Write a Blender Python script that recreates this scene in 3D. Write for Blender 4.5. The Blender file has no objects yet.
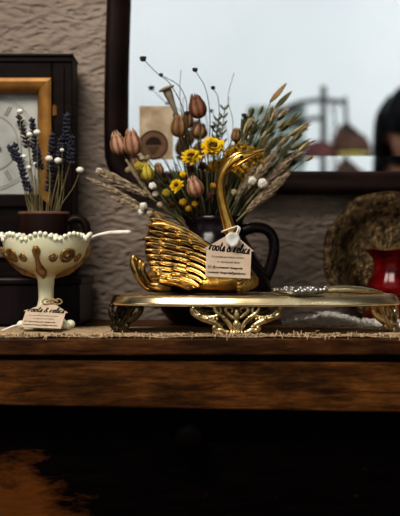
import bpy, bmesh, math, random
from mathutils import Vector, Matrix
random.seed(7)
PI = math.pi
sc = bpy.context.scene
COL = sc.collection
ZT = 1.0                 # dresser top
CAMY = -1.2
ZC = ZT + 0.0745         # eye height
F = 1200.0

def P(px, py, y=0.0):
    s = (y - CAMY) / F
    return Vector(((px - 200) * s, y, ZC + (258 - py) * s))
def S(y=0.0): return (y - CAMY) / F

# ------------------------------------------------------------------ materials
def newmat(name):
    m = bpy.data.materials.new(name); m.use_nodes = True
    nt = m.node_tree; b = nt.nodes['Principled BSDF']
    return m, nt, b
def c4(c): return (c[0], c[1], c[2], 1)
def node(nt, t, **kw):
    n = nt.nodes.new(t)
    for k, v in kw.items(): setattr(n, k, v)
    return n
def noise_mat(name, c1, c2, scale=20, rough=0.6, metal=0, bump=0.0, bscale=None, detail=4, stretch=(1,1,1), lo=0.35, hi=0.65, spec=0.5, coat=0, r2=None):
    m, nt, b = newmat(name); L = nt.links
    tc = node(nt, 'ShaderNodeTexCoord'); mp = node(nt, 'ShaderNodeMapping')
    mp.inputs['Scale'].default_value = stretch
    L.new(tc.outputs['Object'], mp.inputs['Vector'])
    n = node(nt, 'ShaderNodeTexNoise'); n.inputs['Scale'].default_value = scale; n.inputs['Detail'].default_value = detail
    L.new(mp.outputs['Vector'], n.inputs['Vector'])
    r = node(nt, 'ShaderNodeValToRGB')
    r.color_ramp.elements[0].position = lo; r.color_ramp.elements[0].color = c4(c1)
    r.color_ramp.elements[1].position = hi; r.color_ramp.elements[1].color = c4(c2)
    L.new(n.outputs['Fac'], r.inputs['Fac']); L.new(r.outputs['Color'], b.inputs['Base Color'])
    b.inputs['Roughness'].default_value = rough; b.inputs['Metallic'].default_value = metal
    b.inputs['Specular IOR Level'].default_value = spec
    b.inputs['Coat Weight'].default_value = coat
    if r2 is not None:
        mr = node(nt, 'ShaderNodeMapRange'); mr.inputs['To Min'].default_value = rough; mr.inputs['To Max'].default_value = r2
        mr.inputs['From Min'].default_value = lo; mr.inputs['From Max'].default_value = hi
        L.new(n.outputs['Fac'], mr.inputs['Value']); L.new(mr.outputs['Result'], b.inputs['Roughness'])
    if bump:
        n2 = node(nt, 'ShaderNodeTexNoise'); n2.inputs['Scale'].default_value = bscale or scale*3; n2.inputs['Detail'].default_value = 3
        L.new(mp.outputs['Vector'], n2.inputs['Vector'])
        bp = node(nt, 'ShaderNodeBump'); bp.inputs['Strength'].default_value = bump; bp.inputs['Distance'].default_value = 0.002
        L.new(n2.outputs['Fac'], bp.inputs['Height']); L.new(bp.outputs['Normal'], b.inputs['Normal'])
    return m

def wall_mat():
    m, nt, b = newmat('taupe_plaster'); L = nt.links
    tc = node(nt, 'ShaderNodeTexCoord')
    n = node(nt, 'ShaderNodeTexNoise'); n.inputs['Scale'].default_value = 9; n.inputs['Detail'].default_value = 5
    L.new(tc.outputs['Object'], n.inputs['Vector'])
    r = node(nt, 'ShaderNodeValToRGB')
    r.color_ramp.elements[0].position = .3; r.color_ramp.elements[0].color = (.225,.176,.142,1)
    r.color_ramp.elements[1].position = .72; r.color_ramp.elements[1].color = (.31,.25,.206,1)
    L.new(n.outputs['Fac'], r.inputs['Fac']); L.new(r.outputs['Color'], b.inputs['Base Color'])
    b.inputs['Roughness'].default_value = .75; b.inputs['Specular IOR Level'].default_value = .3
    mp = node(nt, 'ShaderNodeMapping'); mp.inputs['Scale'].default_value = (.8, 1, 1.5); mp.inputs['Rotation'].default_value = (0, .5, 0)
    L.new(tc.outputs['Object'], mp.inputs['Vector'])
    dn = node(nt, 'ShaderNodeTexNoise'); dn.inputs['Scale'].default_value = 25; dn.inputs['Detail'].default_value = 2
    L.new(mp.outputs['Vector'], dn.inputs['Vector'])
    mx = node(nt, 'ShaderNodeMix', data_type='VECTOR'); mx.inputs[0].default_value = .03
    L.new(mp.outputs['Vector'], mx.inputs[4]); L.new(dn.outputs['Color'], mx.inputs[5])
    v = node(nt, 'ShaderNodeTexVoronoi', feature='SMOOTH_F1'); v.inputs['Scale'].default_value = 105
    L.new(mx.outputs[1], v.inputs['Vector'])
    n3 = node(nt, 'ShaderNodeTexNoise'); n3.inputs['Scale'].default_value = 130; n3.inputs['Detail'].default_value = 3
    L.new(mp.outputs['Vector'], n3.inputs['Vector'])
    ad = node(nt, 'ShaderNodeMath', operation='MULTIPLY_ADD'); ad.inputs[1].default_value = .5
    L.new(n3.outputs['Fac'], ad.inputs[0]); L.new(v.outputs['Distance'], ad.inputs[2])
    bp = node(nt, 'ShaderNodeBump'); bp.inputs['Strength'].default_value = .8; bp.inputs['Distance'].default_value = .0065
    L.new(ad.outputs[0], bp.inputs['Height']); L.new(bp.outputs['Normal'], b.inputs['Normal'])
    return m

def wood_mat(name, dark, mid, light, rough=.45, patch=None, worn=.5, fleck=.0, spec=.4):
    """long grain along x with dark stains; patch = (x, z, radius) centre of a worn, paler area"""
    m, nt, b = newmat(name); L = nt.links
    tc = node(nt, 'ShaderNodeTexCoord'); mp = node(nt, 'ShaderNodeMapping'); mp.inputs['Scale'].default_value = (3, 20, 22)
    L.new(tc.outputs['Object'], mp.inputs['Vector'])
    g = node(nt, 'ShaderNodeTexNoise'); g.inputs['Scale'].default_value = 8; g.inputs['Detail'].default_value = 8; g.inputs['Roughness'].default_value = .65; g.inputs['Distortion'].default_value = .6
    L.new(mp.outputs['Vector'], g.inputs['Vector'])
    r = node(nt, 'ShaderNodeValToRGB'); e = r.color_ramp.elements
    e[0].position = .3; e[0].color = c4(dark); e[1].position = .72; e[1].color = c4(light)
    x = e.new(.5); x.color = c4(mid)
    L.new(g.outputs['Fac'], r.inputs['Fac'])
    st = node(nt, 'ShaderNodeTexNoise'); st.inputs['Scale'].default_value = 11; st.inputs['Detail'].default_value = 6; st.inputs['Roughness'].default_value = .7
    m2 = node(nt, 'ShaderNodeMapping'); m2.inputs['Scale'].default_value = (1, 2, 2.4)
    L.new(tc.outputs['Object'], m2.inputs['Vector']); L.new(m2.outputs['Vector'], st.inputs['Vector'])
    sr = node(nt, 'ShaderNodeValToRGB'); sr.color_ramp.elements[0].position = .5 - .13; sr.color_ramp.elements[1].position = .5 + .1
    sr.color_ramp.elements[0].color = (worn, worn, worn, 1); sr.color_ramp.elements[1].color = (1, 1, 1, 1)
    L.new(st.outputs['Fac'], sr.inputs['Fac'])
    mu = node(nt, 'ShaderNodeMix', data_type='RGBA', blend_type='MULTIPLY'); mu.inputs[0].default_value = 1
    L.new(r.outputs['Color'], mu.inputs[6]); L.new(sr.outputs['Color'], mu.inputs[7])
    out = mu.outputs[2]
    if patch:
        px, pz, rad, pc = patch
        sub = node(nt, 'ShaderNodeVectorMath', operation='SUBTRACT'); sub.inputs[1].default_value = (px, 0, pz)
        L.new(tc.outputs['Object'], sub.inputs[0])
        sp = node(nt, 'ShaderNodeVectorMath', operation='MULTIPLY'); sp.inputs[1].default_value = (1/rad, 0, 1/rad)
        L.new(sub.outputs[0], sp.inputs[0])
        ln = node(nt, 'ShaderNodeVectorMath', operation='LENGTH'); L.new(sp.outputs[0], ln.inputs[0])
        ad = node(nt, 'ShaderNodeMath', operation='MULTIPLY_ADD'); ad.inputs[1].default_value = 2.2; L.new(st.outputs['Fac'], ad.inputs[0]); L.new(ln.outputs['Value'], ad.inputs[2])
        ad2 = node(nt, 'ShaderNodeMath', operation='MULTIPLY_ADD'); ad2.inputs[1].default_value = .7; L.new(g.outputs['Fac'], ad2.inputs[0]); L.new(ad.outputs[0], ad2.inputs[2])
        mr = node(nt, 'ShaderNodeMapRange'); mr.inputs['From Min'].default_value = 2.55; mr.inputs['From Max'].default_value = 2.15
        L.new(ad2.outputs[0], mr.inputs['Value'])
        mx = node(nt, 'ShaderNodeMix', data_type='RGBA'); L.new(mr.outputs['Result'], mx.inputs[0])
        L.new(out, mx.inputs[6])
        pr = node(nt, 'ShaderNodeMix', data_type='RGBA'); L.new(g.outputs['Fac'], pr.inputs[0])
        pr.inputs[6].default_value = c4([k*.35 for k in pc]); pr.inputs[7].default_value = c4(pc)
        L.new(pr.outputs[2], mx.inputs[7]); out = mx.outputs[2]
    if fleck:
        fn = node(nt, 'ShaderNodeTexNoise'); fn.inputs['Scale'].default_value = 75; fn.inputs['Detail'].default_value = 5
        L.new(tc.outputs['Object'], fn.inputs['Vector'])
        fr = node(nt, 'ShaderNodeMapRange'); fr.inputs['From Min'].default_value = .66; fr.inputs['From Max'].default_value = .78; fr.inputs['To Max'].default_value = fleck
        L.new(fn.outputs['Fac'], fr.inputs['Value'])
        mf = node(nt, 'ShaderNodeMix', data_type='RGBA'); L.new(fr.outputs['Result'], mf.inputs[0]); L.new(out, mf.inputs[6]); mf.inputs[7].default_value = (.12, .05, .022, 1)
        out = mf.outputs[2]
    L.new(out, b.inputs['Base Color'])
    b.inputs['Roughness'].default_value = rough; b.inputs['Specular IOR Level'].default_value = spec
    bp = node(nt, 'ShaderNodeBump'); bp.inputs['Strength'].default_value = .35; bp.inputs['Distance'].default_value = .0015
    L.new(g.outputs['Fac'], bp.inputs['Height']); L.new(bp.outputs['Normal'], b.inputs['Normal'])
    return m

def plain(name, c, rough=.6, metal=0, spec=.5, coat=0, trans=0):
    k = .85
    return noise_mat(name, [x*k for x in c], [min(1, x*1.12) for x in c], 60, rough, metal, spec=spec, coat=coat)

M = {}
M['wall'] = wall_mat()
M['white_wall'] = noise_mat('white_plaster', (.80,.84,.86), (.86,.89,.90), 2, .9)
M['ceil'] = noise_mat('ceiling_paint', (.40,.39,.37), (.44,.43,.41), 3, .9)
M['side'] = noise_mat('side_plaster', (.28,.25,.22), (.32,.29,.26), 3, .9)
M['floor'] = wood_mat('dark_floorboards', (.01,.006,.004), (.03,.018,.01), (.05,.03,.018))
M['top_wood'] = wood_mat('worn_tabletop_wood', (.016,.0055,.002), (.085,.031,.008), (.17,.066,.018), rough=.55, worn=.4, spec=.12)
M['rail_wood'] = wood_mat('worn_frieze_wood', (.028,.0085,.002), (.115,.042,.0085), (.23,.088,.02), rough=.55, worn=.28, spec=.10)
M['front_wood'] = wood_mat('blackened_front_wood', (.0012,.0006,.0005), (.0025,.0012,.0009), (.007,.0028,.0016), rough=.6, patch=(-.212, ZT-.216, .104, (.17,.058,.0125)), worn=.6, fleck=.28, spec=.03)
M['dark_wood'] = noise_mat('black_brown_wood', (.006,.0035,.003), (.013,.007,.006), 30, .45, stretch=(1,1,6), spec=.10)
M['frame_wood'] = noise_mat('mirror_frame_wood', (.008,.004,.0035), (.02,.009,.007), 25, .35, stretch=(1,1,1), spec=.13)
M['box_wood'] = noise_mat('violet_black_wood', (.008,.005,.006), (.016,.009,.011), 25, .35, stretch=(5,1,1), spec=.12)
M['gold_wood'] = noise_mat('gilded_wood', (.21,.095,.016), (.36,.18,.035), 40, .5, .35, stretch=(1,1,1))
M['dial'] = noise_mat('aged_dial', (.30,.31,.29), (.46,.46,.42), 30, .6, detail=6)
M['ink'] = plain('black_ink', (.012,.011,.011), .8, spec=.1)
M['brass'] = noise_mat('polished_brass', (.78,.64,.38), (.92,.80,.55), 25, .20, 1, r2=.28)
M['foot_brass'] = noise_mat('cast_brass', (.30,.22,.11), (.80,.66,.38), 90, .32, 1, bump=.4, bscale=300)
M['shaded_brass'] = noise_mat('cast_brass_in_shade', (.02,.014,.008), (.09,.065,.03), 90, .45, .8, bump=.4, bscale=300)  # cast brass with the shade on the left foot put into its colour
M['swan'] = noise_mat('antique_gold', (.12,.065,.02), (.70,.47,.17), 55, .32, 1, bump=.35, bscale=160, lo=.36, hi=.58, detail=5)
M['swan_neck'] = noise_mat('rubbed_gold', (.34,.18,.04), (.74,.46,.12), 40, .25, 1, bump=.2, bscale=120)
def feather_mat():
    m, nt, b = newmat('feather_gold'); L = nt.links
    at = node(nt, 'ShaderNodeAttribute'); at.attribute_name = 'tone'
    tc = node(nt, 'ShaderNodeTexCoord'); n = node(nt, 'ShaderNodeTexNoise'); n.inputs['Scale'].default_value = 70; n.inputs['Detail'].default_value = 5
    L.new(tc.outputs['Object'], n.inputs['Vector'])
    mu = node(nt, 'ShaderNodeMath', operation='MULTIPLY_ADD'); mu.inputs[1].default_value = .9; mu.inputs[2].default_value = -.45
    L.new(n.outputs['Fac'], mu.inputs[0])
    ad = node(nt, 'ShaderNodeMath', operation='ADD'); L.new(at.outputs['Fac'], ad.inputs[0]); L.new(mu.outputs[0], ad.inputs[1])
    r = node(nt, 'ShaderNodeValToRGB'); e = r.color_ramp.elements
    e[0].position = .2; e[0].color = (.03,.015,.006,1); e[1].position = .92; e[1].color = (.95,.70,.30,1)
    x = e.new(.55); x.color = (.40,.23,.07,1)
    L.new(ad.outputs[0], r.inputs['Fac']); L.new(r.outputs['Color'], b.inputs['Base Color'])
    b.inputs['Metallic'].default_value = 1; b.inputs['Roughness'].default_value = .26
    return m
M['feather'] = feather_mat()
M['silver'] = noise_mat('tarnished_silver', (.22,.21,.19), (.70,.68,.64), 120, .28, 1, bump=.4, bscale=250)
M['custard'] = noise_mat('custard_glass', (.76,.75,.52), (.88,.86,.64), 30, .25, coat=.3)
M['custard'].node_tree.nodes['Principled BSDF'].inputs['Subsurface Weight'].default_value = .12
M['custard'].node_tree.nodes['Principled BSDF'].inputs['Subsurface Radius'].default_value = (.01,.009,.006)
def gild_low(m):
    nt=m.node_tree; L=nt.links; b=nt.nodes['Principled BSDF']; src=b.inputs['Base Color'].links[0].from_socket
    tc=node(nt,'ShaderNodeTexCoord'); sx=node(nt,'ShaderNodeSeparateXYZ'); L.new(tc.outputs['Object'],sx.inputs[0])
    n=node(nt,'ShaderNodeTexNoise'); n.inputs['Scale'].default_value=90; n.inputs['Detail'].default_value=4; L.new(tc.outputs['Object'],n.inputs['Vector'])
    ad=node(nt,'ShaderNodeMath',operation='MULTIPLY_ADD'); ad.inputs[1].default_value=.016; L.new(n.outputs['Fac'],ad.inputs[0]); L.new(sx.outputs['Z'],ad.inputs[2])
    r=node(nt,'ShaderNodeValToRGB'); e=r.color_ramp.elements
    z0=.050; span=.045
    mr=node(nt,'ShaderNodeMapRange'); mr.inputs['From Min'].default_value=z0; mr.inputs['From Max'].default_value=z0+span; L.new(ad.outputs[0],mr.inputs['Value'])
    e[0].position=.20; e[0].color=(0,0,0,1); e[1].position=.72; e[1].color=(0,0,0,1)
    x=e.new(.34); x.color=(.75,.75,.75,1); x=e.new(.48); x.color=(.55,.55,.55,1)
    L.new(mr.outputs['Result'],r.inputs['Fac'])
    mx=node(nt,'ShaderNodeMix',data_type='RGBA'); L.new(r.outputs['Color'],mx.inputs[0]); L.new(src,mx.inputs[6]); mx.inputs[7].default_value=(.42,.27,.10,1)
    L.new(mx.outputs[2],b.inputs['Base Color'])
gild_low(M['custard'])
M['bead'] = plain('custard_bead', (.86,.86,.70), .22, coat=.3)
M['brown_gilt'] = noise_mat('brown_gilding', (.11,.05,.015), (.34,.19,.06), 150, .42, .3)
M['mug'] = noise_mat('brown_glaze', (.013,.0055,.0045), (.023,.010,.0075), 30, .35, spec=.12)
M['mug_rim'] = plain('worn_brown_glaze', (.15,.075,.045), .5, spec=.15)
M['pitcher'] = noise_mat('dark_plum_glaze', (.007,.004,.006), (.013,.007,.009), 20, .18, spec=.22)
M['kraft'] = noise_mat('kraft_tag_card', (.50,.39,.29), (.57,.45,.34), 120, .85, spec=.2)
M['kraft2'] = noise_mat('kraft_card_mottled', (.34,.25,.16), (.56,.46,.34), 45, .9, spec=.1)
M['stamp'] = noise_mat('brown_stamp', (.13,.075,.045), (.19,.11,.07), 60, .9, spec=.1)
M['stamp_ink'] = plain('dark_stamp_ink', (.035,.022,.016), .9, spec=.1)
M['wax'] = noise_mat('white_wax', (.55,.52,.48), (.80,.78,.74), 160, .5, bump=.6, bscale=200)
M['string'] = plain('white_string', (.80,.76,.70), .9, spec=.1)
M['twine'] = plain('jute_twine', (.36,.25,.14), .9, spec=.1)
M['cloth'] = noise_mat('woven_tan_cloth', (.34,.25,.155), (.52,.39,.25), 250, .95, bump=.8, bscale=500, spec=.1)
M['fringe'] = plain('tan_threads', (.62,.46,.29), .95, spec=.1)
M['fleece'] = noise_mat('pale_fluffy_yarn', (.72,.68,.62), (.88,.85,.80), 200, .95, spec=.1, bump=.8, bscale=400)
M['white_spoon'] = plain('white_glaze', (.80,.77,.70), .35)
M['ruby'] = noise_mat('ruby_glass', (.03,.0005,.001), (.15,.0022,.0035), 45, .16, spec=.22)
M['plate'] = noise_mat('patinated_brass_plate', (.020,.011,.005), (.20,.13,.052), 130, .42, .75, bump=1.0, bscale=260, lo=.36, hi=.86, detail=6)
M['lav'] = noise_mat('lavender_violet', (.022,.023,.034), (.075,.077,.108), 200, .9, spec=.1)
M['lav_stem'] = noise_mat('dry_lavender_stem', (.16,.13,.06), (.28,.23,.12), 90, .9, spec=.1)
M['white_fl'] = noise_mat('white_bloom', (.74,.70,.61), (.92,.89,.82), 300, .9, bump=.6, bscale=600, spec=.1)
M['stem'] = noise_mat('dry_green_stem', (.055,.055,.025), (.13,.125,.06), 60, .9, spec=.15)
M['stem_dk'] = noise_mat('dark_stem', (.03,.028,.02), (.06,.055,.04), 60, .9, spec=.15)
M['blade'] = noise_mat('dry_grass_blade', (.075,.075,.035), (.20,.19,.095), 40, .85, spec=.15)
M['blade_dk'] = noise_mat('dark_leaf', (.012,.014,.008), (.04,.042,.02), 40, .85, spec=.15)
M['straw'] = noise_mat('straw', (.30,.24,.13), (.48,.40,.24), 80, .9, spec=.15)
M['ear_tan'] = noise_mat('wheat_ear_tan', (.26,.17,.085), (.42,.29,.15), 90, .85, spec=.15)
M['plume'] = noise_mat('plume_beige', (.25,.185,.12), (.50,.40,.29), 220, .95, spec=.1, bump=.5, bscale=500)
M['pod'] = noise_mat('seed_pod_tan', (.20,.115,.05), (.40,.255,.12), 70, .6, stretch=(1,1,.3), spec=.3)
M['pod_rust'] = noise_mat('seed_pod_rust', (.17,.065,.03), (.36,.17,.085), 70, .6, stretch=(1,1,.3), spec=.3)
M['pod_pink'] = noise_mat('seed_pod_pink', (.36,.20,.115), (.56,.37,.24), 70, .6, stretch=(1,1,.3), spec=.3)
M['pod_rib'] = plain('seed_pod_rib', (.15,.06,.03), .8, spec=.1)
M['yellow'] = noise_mat('yellow_petal', (.60,.36,.008), (.88,.62,.02), 90, .75, spec=.2)
M['ochre'] = noise_mat('ochre_floret', (.24,.125,.012), (.52,.30,.03), 120, .85, spec=.15)
M['olive'] = noise_mat('olive_bud', (.28,.22,.03), (.50,.40,.07), 90, .8, spec=.15)
M['eye'] = noise_mat('dark_flower_eye', (.02,.01,.004), (.10,.045,.01), 200, .9, spec=.1)
M['skin'] = noise_mat('skin', (.38,.20,.14), (.45,.25,.17), 12, .55)
M['hair'] = noise_mat('black_hair', (.004,.004,.005), (.012,.012,.014), 160, .4, stretch=(6,6,.4), spec=.04)
M['coat'] = noise_mat('black_cloth', (.012,.012,.014), (.022,.022,.024), 40, .9)
M['denim'] = noise_mat('dark_denim', (.015,.02,.035), (.025,.032,.05), 90, .9)
M['rack'] = noise_mat('grey_green_paint', (.06,.07,.065), (.11,.12,.11), 30, .8)
M['green_box'] = noise_mat('dull_green_paint', (.27,.34,.315), (.36,.43,.40), 14, .8)
M['red_box'] = noise_mat('dark_red_cloth', (.07,.022,.022), (.13,.045,.04), 20, .9)
M['brown_bag'] = noise_mat('brown_weave', (.05,.022,.014), (.10,.048,.03), 60, .9)
M['yellow_dish'] = plain('pale_yellow_glaze', (.72,.66,.20), .4)
M['cupboard'] = noise_mat('pale_cupboard_paint', (.55,.54,.50), (.62,.60,.56), 12, .7)

def stripe(m, dark):
    nt=m.node_tree; L=nt.links; b=nt.nodes['Principled BSDF']; src=b.inputs['Base Color'].links[0].from_socket
    at=node(nt,'ShaderNodeAttribute'); at.attribute_name='tone'
    mx=node(nt,'ShaderNodeMix',data_type='RGBA'); L.new(at.outputs['Fac'],mx.inputs[0]); mx.inputs[6].default_value=c4(dark); L.new(src,mx.inputs[7])
    L.new(mx.outputs[2],b.inputs['Base Color'])
stripe(M['pod'],(.10,.035,.015)); stripe(M['pod_rust'],(.07,.018,.010)); stripe(M['pod_pink'],(.22,.075,.045))
def mirror_mat():
    m, nt, b = newmat('silvered_glass')
    b.inputs['Metallic'].default_value = 1; b.inputs['Roughness'].default_value = 0.0
    n = node(nt, 'ShaderNodeTexNoise'); n.inputs['Scale'].default_value = 4
    r = node(nt, 'ShaderNodeValToRGB'); r.color_ramp.elements[0].color = (.90,.93,.95,1); r.color_ramp.elements[1].color = (.94,.965,.975,1)
    nt.links.new(n.outputs['Fac'], r.inputs['Fac']); nt.links.new(r.outputs['Color'], b.inputs['Base Color'])
    return m
M['mirror'] = mirror_mat()

# ------------------------------------------------------------------ mesh helpers
class MB:
    def __init__(s): s.v = []; s.f = []; s.c = {}
    def add(s, vs, fs):
        o = len(s.v); s.v += [Vector(a) for a in vs]; s.f += [tuple(i+o for i in f) for f in fs]
    def grid(s, fn, nu, nv, cu=False, cv=False):
        vs = [fn(i/(nu if cu else nu-1), j/(nv if cv else nv-1)) for i in range(nu) for j in range(nv)]
        fs = []
        for i in range(nu if cu else nu-1):
            for j in range(nv if cv else nv-1):
                a = i*nv+j; b = i*nv+(j+1) % nv; c = ((i+1) % nu)*nv+(j+1) % nv; d = ((i+1) % nu)*nv+j
                fs.append((a, d, c, b))
        s.add(vs, fs)
    def box(s, a, b, mtx=None):
        x0,y0,z0 = a; x1,y1,z1 = b
        vs = [Vector(p) for p in ((x0,y0,z0),(x1,y0,z0),(x1,y1,z0),(x0,y1,z0),(x0,y0,z1),(x1,y0,z1),(x1,y1,z1),(x0,y1,z1))]
        if mtx: vs = [mtx @ p for p in vs]
        s.add(vs, [(0,3,2,1),(4,5,6,7),(0,1,5,4),(1,2,6,5),(2,3,7,6),(3,0,4,7)])
    def lathe(s, prof, c=(0,0,0), n=40, mod=None, cap=True):
        c = Vector(c); vs = []
        for k,(r,z) in enumerate(prof):
            for i in range(n):
                a = 2*PI*i/n
                rr, zz = (r,z) if not mod else mod(k, a, r, z)
                vs.append(c + Vector((rr*math.cos(a), rr*math.sin(a), zz)))
        fs = []
        for k in range(len(prof)-1):
            for i in range(n):
                j = (i+1) % n
                fs.append((k*n+i, k*n+j, (k+1)*n+j, (k+1)*n+i))
        if cap:
            fs.append(tuple(reversed(range(n)))); fs.append(tuple((len(prof)-1)*n+i for i in range(n)))
        s.add(vs, fs)
    def tube(s, pts, r, n=8, flat=None, up=None):
        pts = [Vector(p) for p in pts]; m = len(pts)
        R = r if isinstance(r, (list, tuple)) else [r]*m
        t0 = (pts[1]-pts[0]).normalized()
        u = Vector(up) if up else (Vector((0,1,0)) if abs(t0.y) < .9 else Vector((1,0,0)))
        vs = []
        for k in range(m):
            t = (pts[min(k+1,m-1)] - pts[max(k-1,0)])
            t = t.normalized() if t.length > 1e-9 else t0
            u = (u - t*u.dot(t)); u = u.normalized() if u.length > 1e-6 else t.orthogonal().normalized()
            w = t.cross(u)
            for i in range(n):
                a = 2*PI*i/n
                vs.append(pts[k] + u*(math.cos(a)*R[k]*(flat if flat else 1)) + w*(math.sin(a)*R[k]))
        fs = [(k*n+i, k*n+(i+1) % n, (k+1)*n+(i+1) % n, (k+1)*n+i) for k in range(m-1) for i in range(n)]
        fs.append(tuple(reversed(range(n)))); fs.append(tuple((m-1)*n+i for i in range(n)))
        s.add(vs, fs)
    def ball(s, c, r, nu=10, nv=7, axis=None, mod=None):
        c = Vector(c); rx,ry,rz = (r,r,r) if not isinstance(r,(list,tuple)) else r
        q = Vector((0,0,1)).rotation_difference(Vector(axis).normalized()).to_matrix() if axis is not None else Matrix.Identity(3)
        vs = [c + q @ Vector((0,0,-rz))]
        for j in range(1, nv):
            ph = PI*j/nv - PI/2
            for i in range(nu):
                a = 2*PI*i/nu; k = mod(a, ph) if mod else 1
                vs.append(c + q @ Vector((rx*k*math.cos(ph)*math.cos(a), ry*k*math.cos(ph)*math.sin(a), rz*math.sin(ph))))
        vs.append(c + q @ Vector((0,0,rz)))
        fs = [(0, 1+(i+1) % nu, 1+i) for i in range(nu)]
        for j in range(nv-2):
            for i in range(nu):
                a = 1+j*nu+i; b = 1+j*nu+(i+1) % nu
                fs.append((a, b, b+nu, a+nu))
        l = len(vs)-1; o = 1+(nv-2)*nu
        fs += [(o+i, o+(i+1) % nu, l) for i in range(nu)]
        s.add(vs, fs)
    def build(s, name, mat, parent=None, smooth=True, bevel=0, solid=0, subsurf=0, norm=True):
        off = Vector((0,0,0)); p = parent
        while p is not None: off += Vector(p.location); p = p.parent
        me = bpy.data.meshes.new(name); me.from_pydata([v-off for v in s.v], [], s.f); me.update()
        if norm:
            bm = bmesh.new(); bm.from_mesh(me); bmesh.ops.recalc_face_normals(bm, faces=bm.faces); bm.to_mesh(me); bm.free()
        if s.c:
            at = me.attributes.new('tone', 'FLOAT', 'POINT')
            for i in range(len(s.v)): at.data[i].value = s.c.get(i, .8)
        for p_ in me.polygons: p_.use_smooth = smooth
        o = bpy.data.objects.new(name, me); COL.objects.link(o); o.parent = parent
        me.materials.append(M[mat] if isinstance(mat, str) else mat)
        if solid:
            d = o.modifiers.new('solid', 'SOLIDIFY'); d.thickness = solid; d.offset = 0
        if bevel:
            d = o.modifiers.new('bevel', 'BEVEL'); d.width = bevel; d.segments = 2; d.limit_method = 'ANGLE'
        if subsurf:
            d = o.modifiers.new('sub', 'SUBSURF'); d.levels = subsurf; d.render_levels = subsurf
        return o

def thing(name, label, cat, loc, group=None):
    o = bpy.data.objects.new(name, None); COL.objects.link(o); o.location = loc; o.empty_display_size = .01
    o['label'] = label; o['category'] = cat
    if group: o['group'] = group
    return o
def tag(o, label, cat, group=None):
    o['label'] = label; o['category'] = cat
    if group: o['group'] = group
    return o
def struct(name, mb, mat, **kw):
    o = mb.build(name, mat, smooth=kw.pop('smooth', False), **kw); o['kind'] = 'structure'; return o

def bez(pts, n=12):
    """Catmull-Rom through points"""
    pts = [Vector(p) for p in pts]
    if len(pts) == 2: return [pts[0].lerp(pts[1], i/n) for i in range(n+1)]
    q = [2*pts[0]-pts[1]] + pts + [2*pts[-1]-pts[-2]]; out = []
    for k in range(1, len(q)-2):
        for i in range(n):
            t = i/n; a,b,c,d = q[k-1],q[k],q[k+1],q[k+2]
            out.append(.5*((2*b)+(c-a)*t+(2*a-5*b+4*c-d)*t*t+(3*b-a-3*c+d)*t**3))
    out.append(pts[-1]); return out
def interp(vals, n):
    out = []
    for i in range(n):
        t = i/(n-1)*(len(vals)-1); k = min(int(t), len(vals)-2); out.append(vals[k]+(vals[k+1]-vals[k])*(t-k))
    return out

# ------------------------------------------------------------------ room
WY = 0.26; BY = -3.2; RX = 3.0; CZ = 2.75
m = MB(); m.box((-RX, WY, 0), (RX, WY+.1, CZ)); struct('wall_back', m, 'wall')
m = MB(); m.box((-RX, BY-.1, 0), (RX, BY, CZ)); struct('wall_front', m, 'white_wall')
m = MB(); m.box((-RX-.1, BY, 0), (-RX, WY, CZ)); struct('wall_left', m, 'side')
m = MB(); m.box((RX, BY, 0), (RX+.1, WY, CZ)); struct('wall_right', m, 'side')
m = MB(); m.box((-RX-.1, BY-.1, -.1), (RX+.1, WY+.1, 0)); struct('floor', m, 'floor')
m = MB(); m.box((-RX-.1, BY-.1, CZ), (RX+.1, WY+.1, CZ+.1)); struct('ceiling', m, 'ceil')

# ------------------------------------------------------------------ dresser
DF = -0.085
dr = thing('wooden_dresser', 'worn dark brown wooden dresser carrying the whole display against the wall', 'dresser', (0, .08, 0))
m = MB(); m.box((-.62, DF, ZT-.0162), (.62, .25, ZT)); m.build('tabletop', 'top_wood', dr, False, bevel=.002)
m = MB()   # frieze board, slightly out of true
ya = -.080
for_x = [-.6, .6]
zl0 = P(0,357.5,ya).z; zl1 = P(0,405.5,ya).z; zr0 = P(0,361,ya).z; zr1 = P(0,413,ya).z
def zat(zl, zr, x): t = (x+.187)/.373; return zl+(zr-zl)*t
vs = []
for x in for_x:
    for y in (ya, -.02):
        vs += [(x, y, min(zat(zl0,zr0,x), ZT-.0175)), (x, y, zat(zl1,zr1,x))]
m.add(vs, [(0,4,5,1),(2,3,7,6),(0,2,6,4),(1,5,7,3),(0,1,3,2),(4,6,7,5)])
m.build('frieze_board', 'rail_wood', dr, False, bevel=.0018)
m = MB(); m.box((-.58, -.068, ZT-.03), (.58, -.03, ZT-.014)); m.build('upper_rail', 'dark_wood', dr, False)
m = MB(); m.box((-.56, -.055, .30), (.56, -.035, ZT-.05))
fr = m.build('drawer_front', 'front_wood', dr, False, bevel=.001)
kc = P(190, 437, -.055)
m = MB()
q = Matrix.Translation(kc) @ Matrix.Rotation(PI/2, 4, 'X')
prof = [(.008,0),(.007,.006),(.011,.010),(.0145,.014),(.0145,.017),(.011,.020),(.004,.0215)]
vs=[]; n=24
for r,z in prof:
    for i in range(n): vs.append(q @ Vector((r*math.cos(2*PI*i/n), r*math.sin(2*PI*i/n), z)))
fs=[(k*n+i,k*n+(i+1)%n,(k+1)*n+(i+1)%n,(k+1)*n+i) for k in range(len(prof)-1) for i in range(n)]+[tuple(range(n)), tuple((len(prof)-1)*n+i for i in range(n))]
m.add(vs, fs); m.build('knob', 'front_wood', fr)
for sx in (-1, 1):
    m = MB(); m.box((sx*.6-.02*(sx>0), -.06, .12), (sx*.6+.02*(sx<0), .24, ZT-.016)); m.build('side_panel', 'top_wood', dr, False)
    for y in (-.05, .21):
        m = MB(); m.tube([(sx*.57, y, 0), (sx*.57, y, .06), (sx*.57, y, .14)], [.018,.026,.03], 12); m.build('leg', 'dark_wood', dr)
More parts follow.
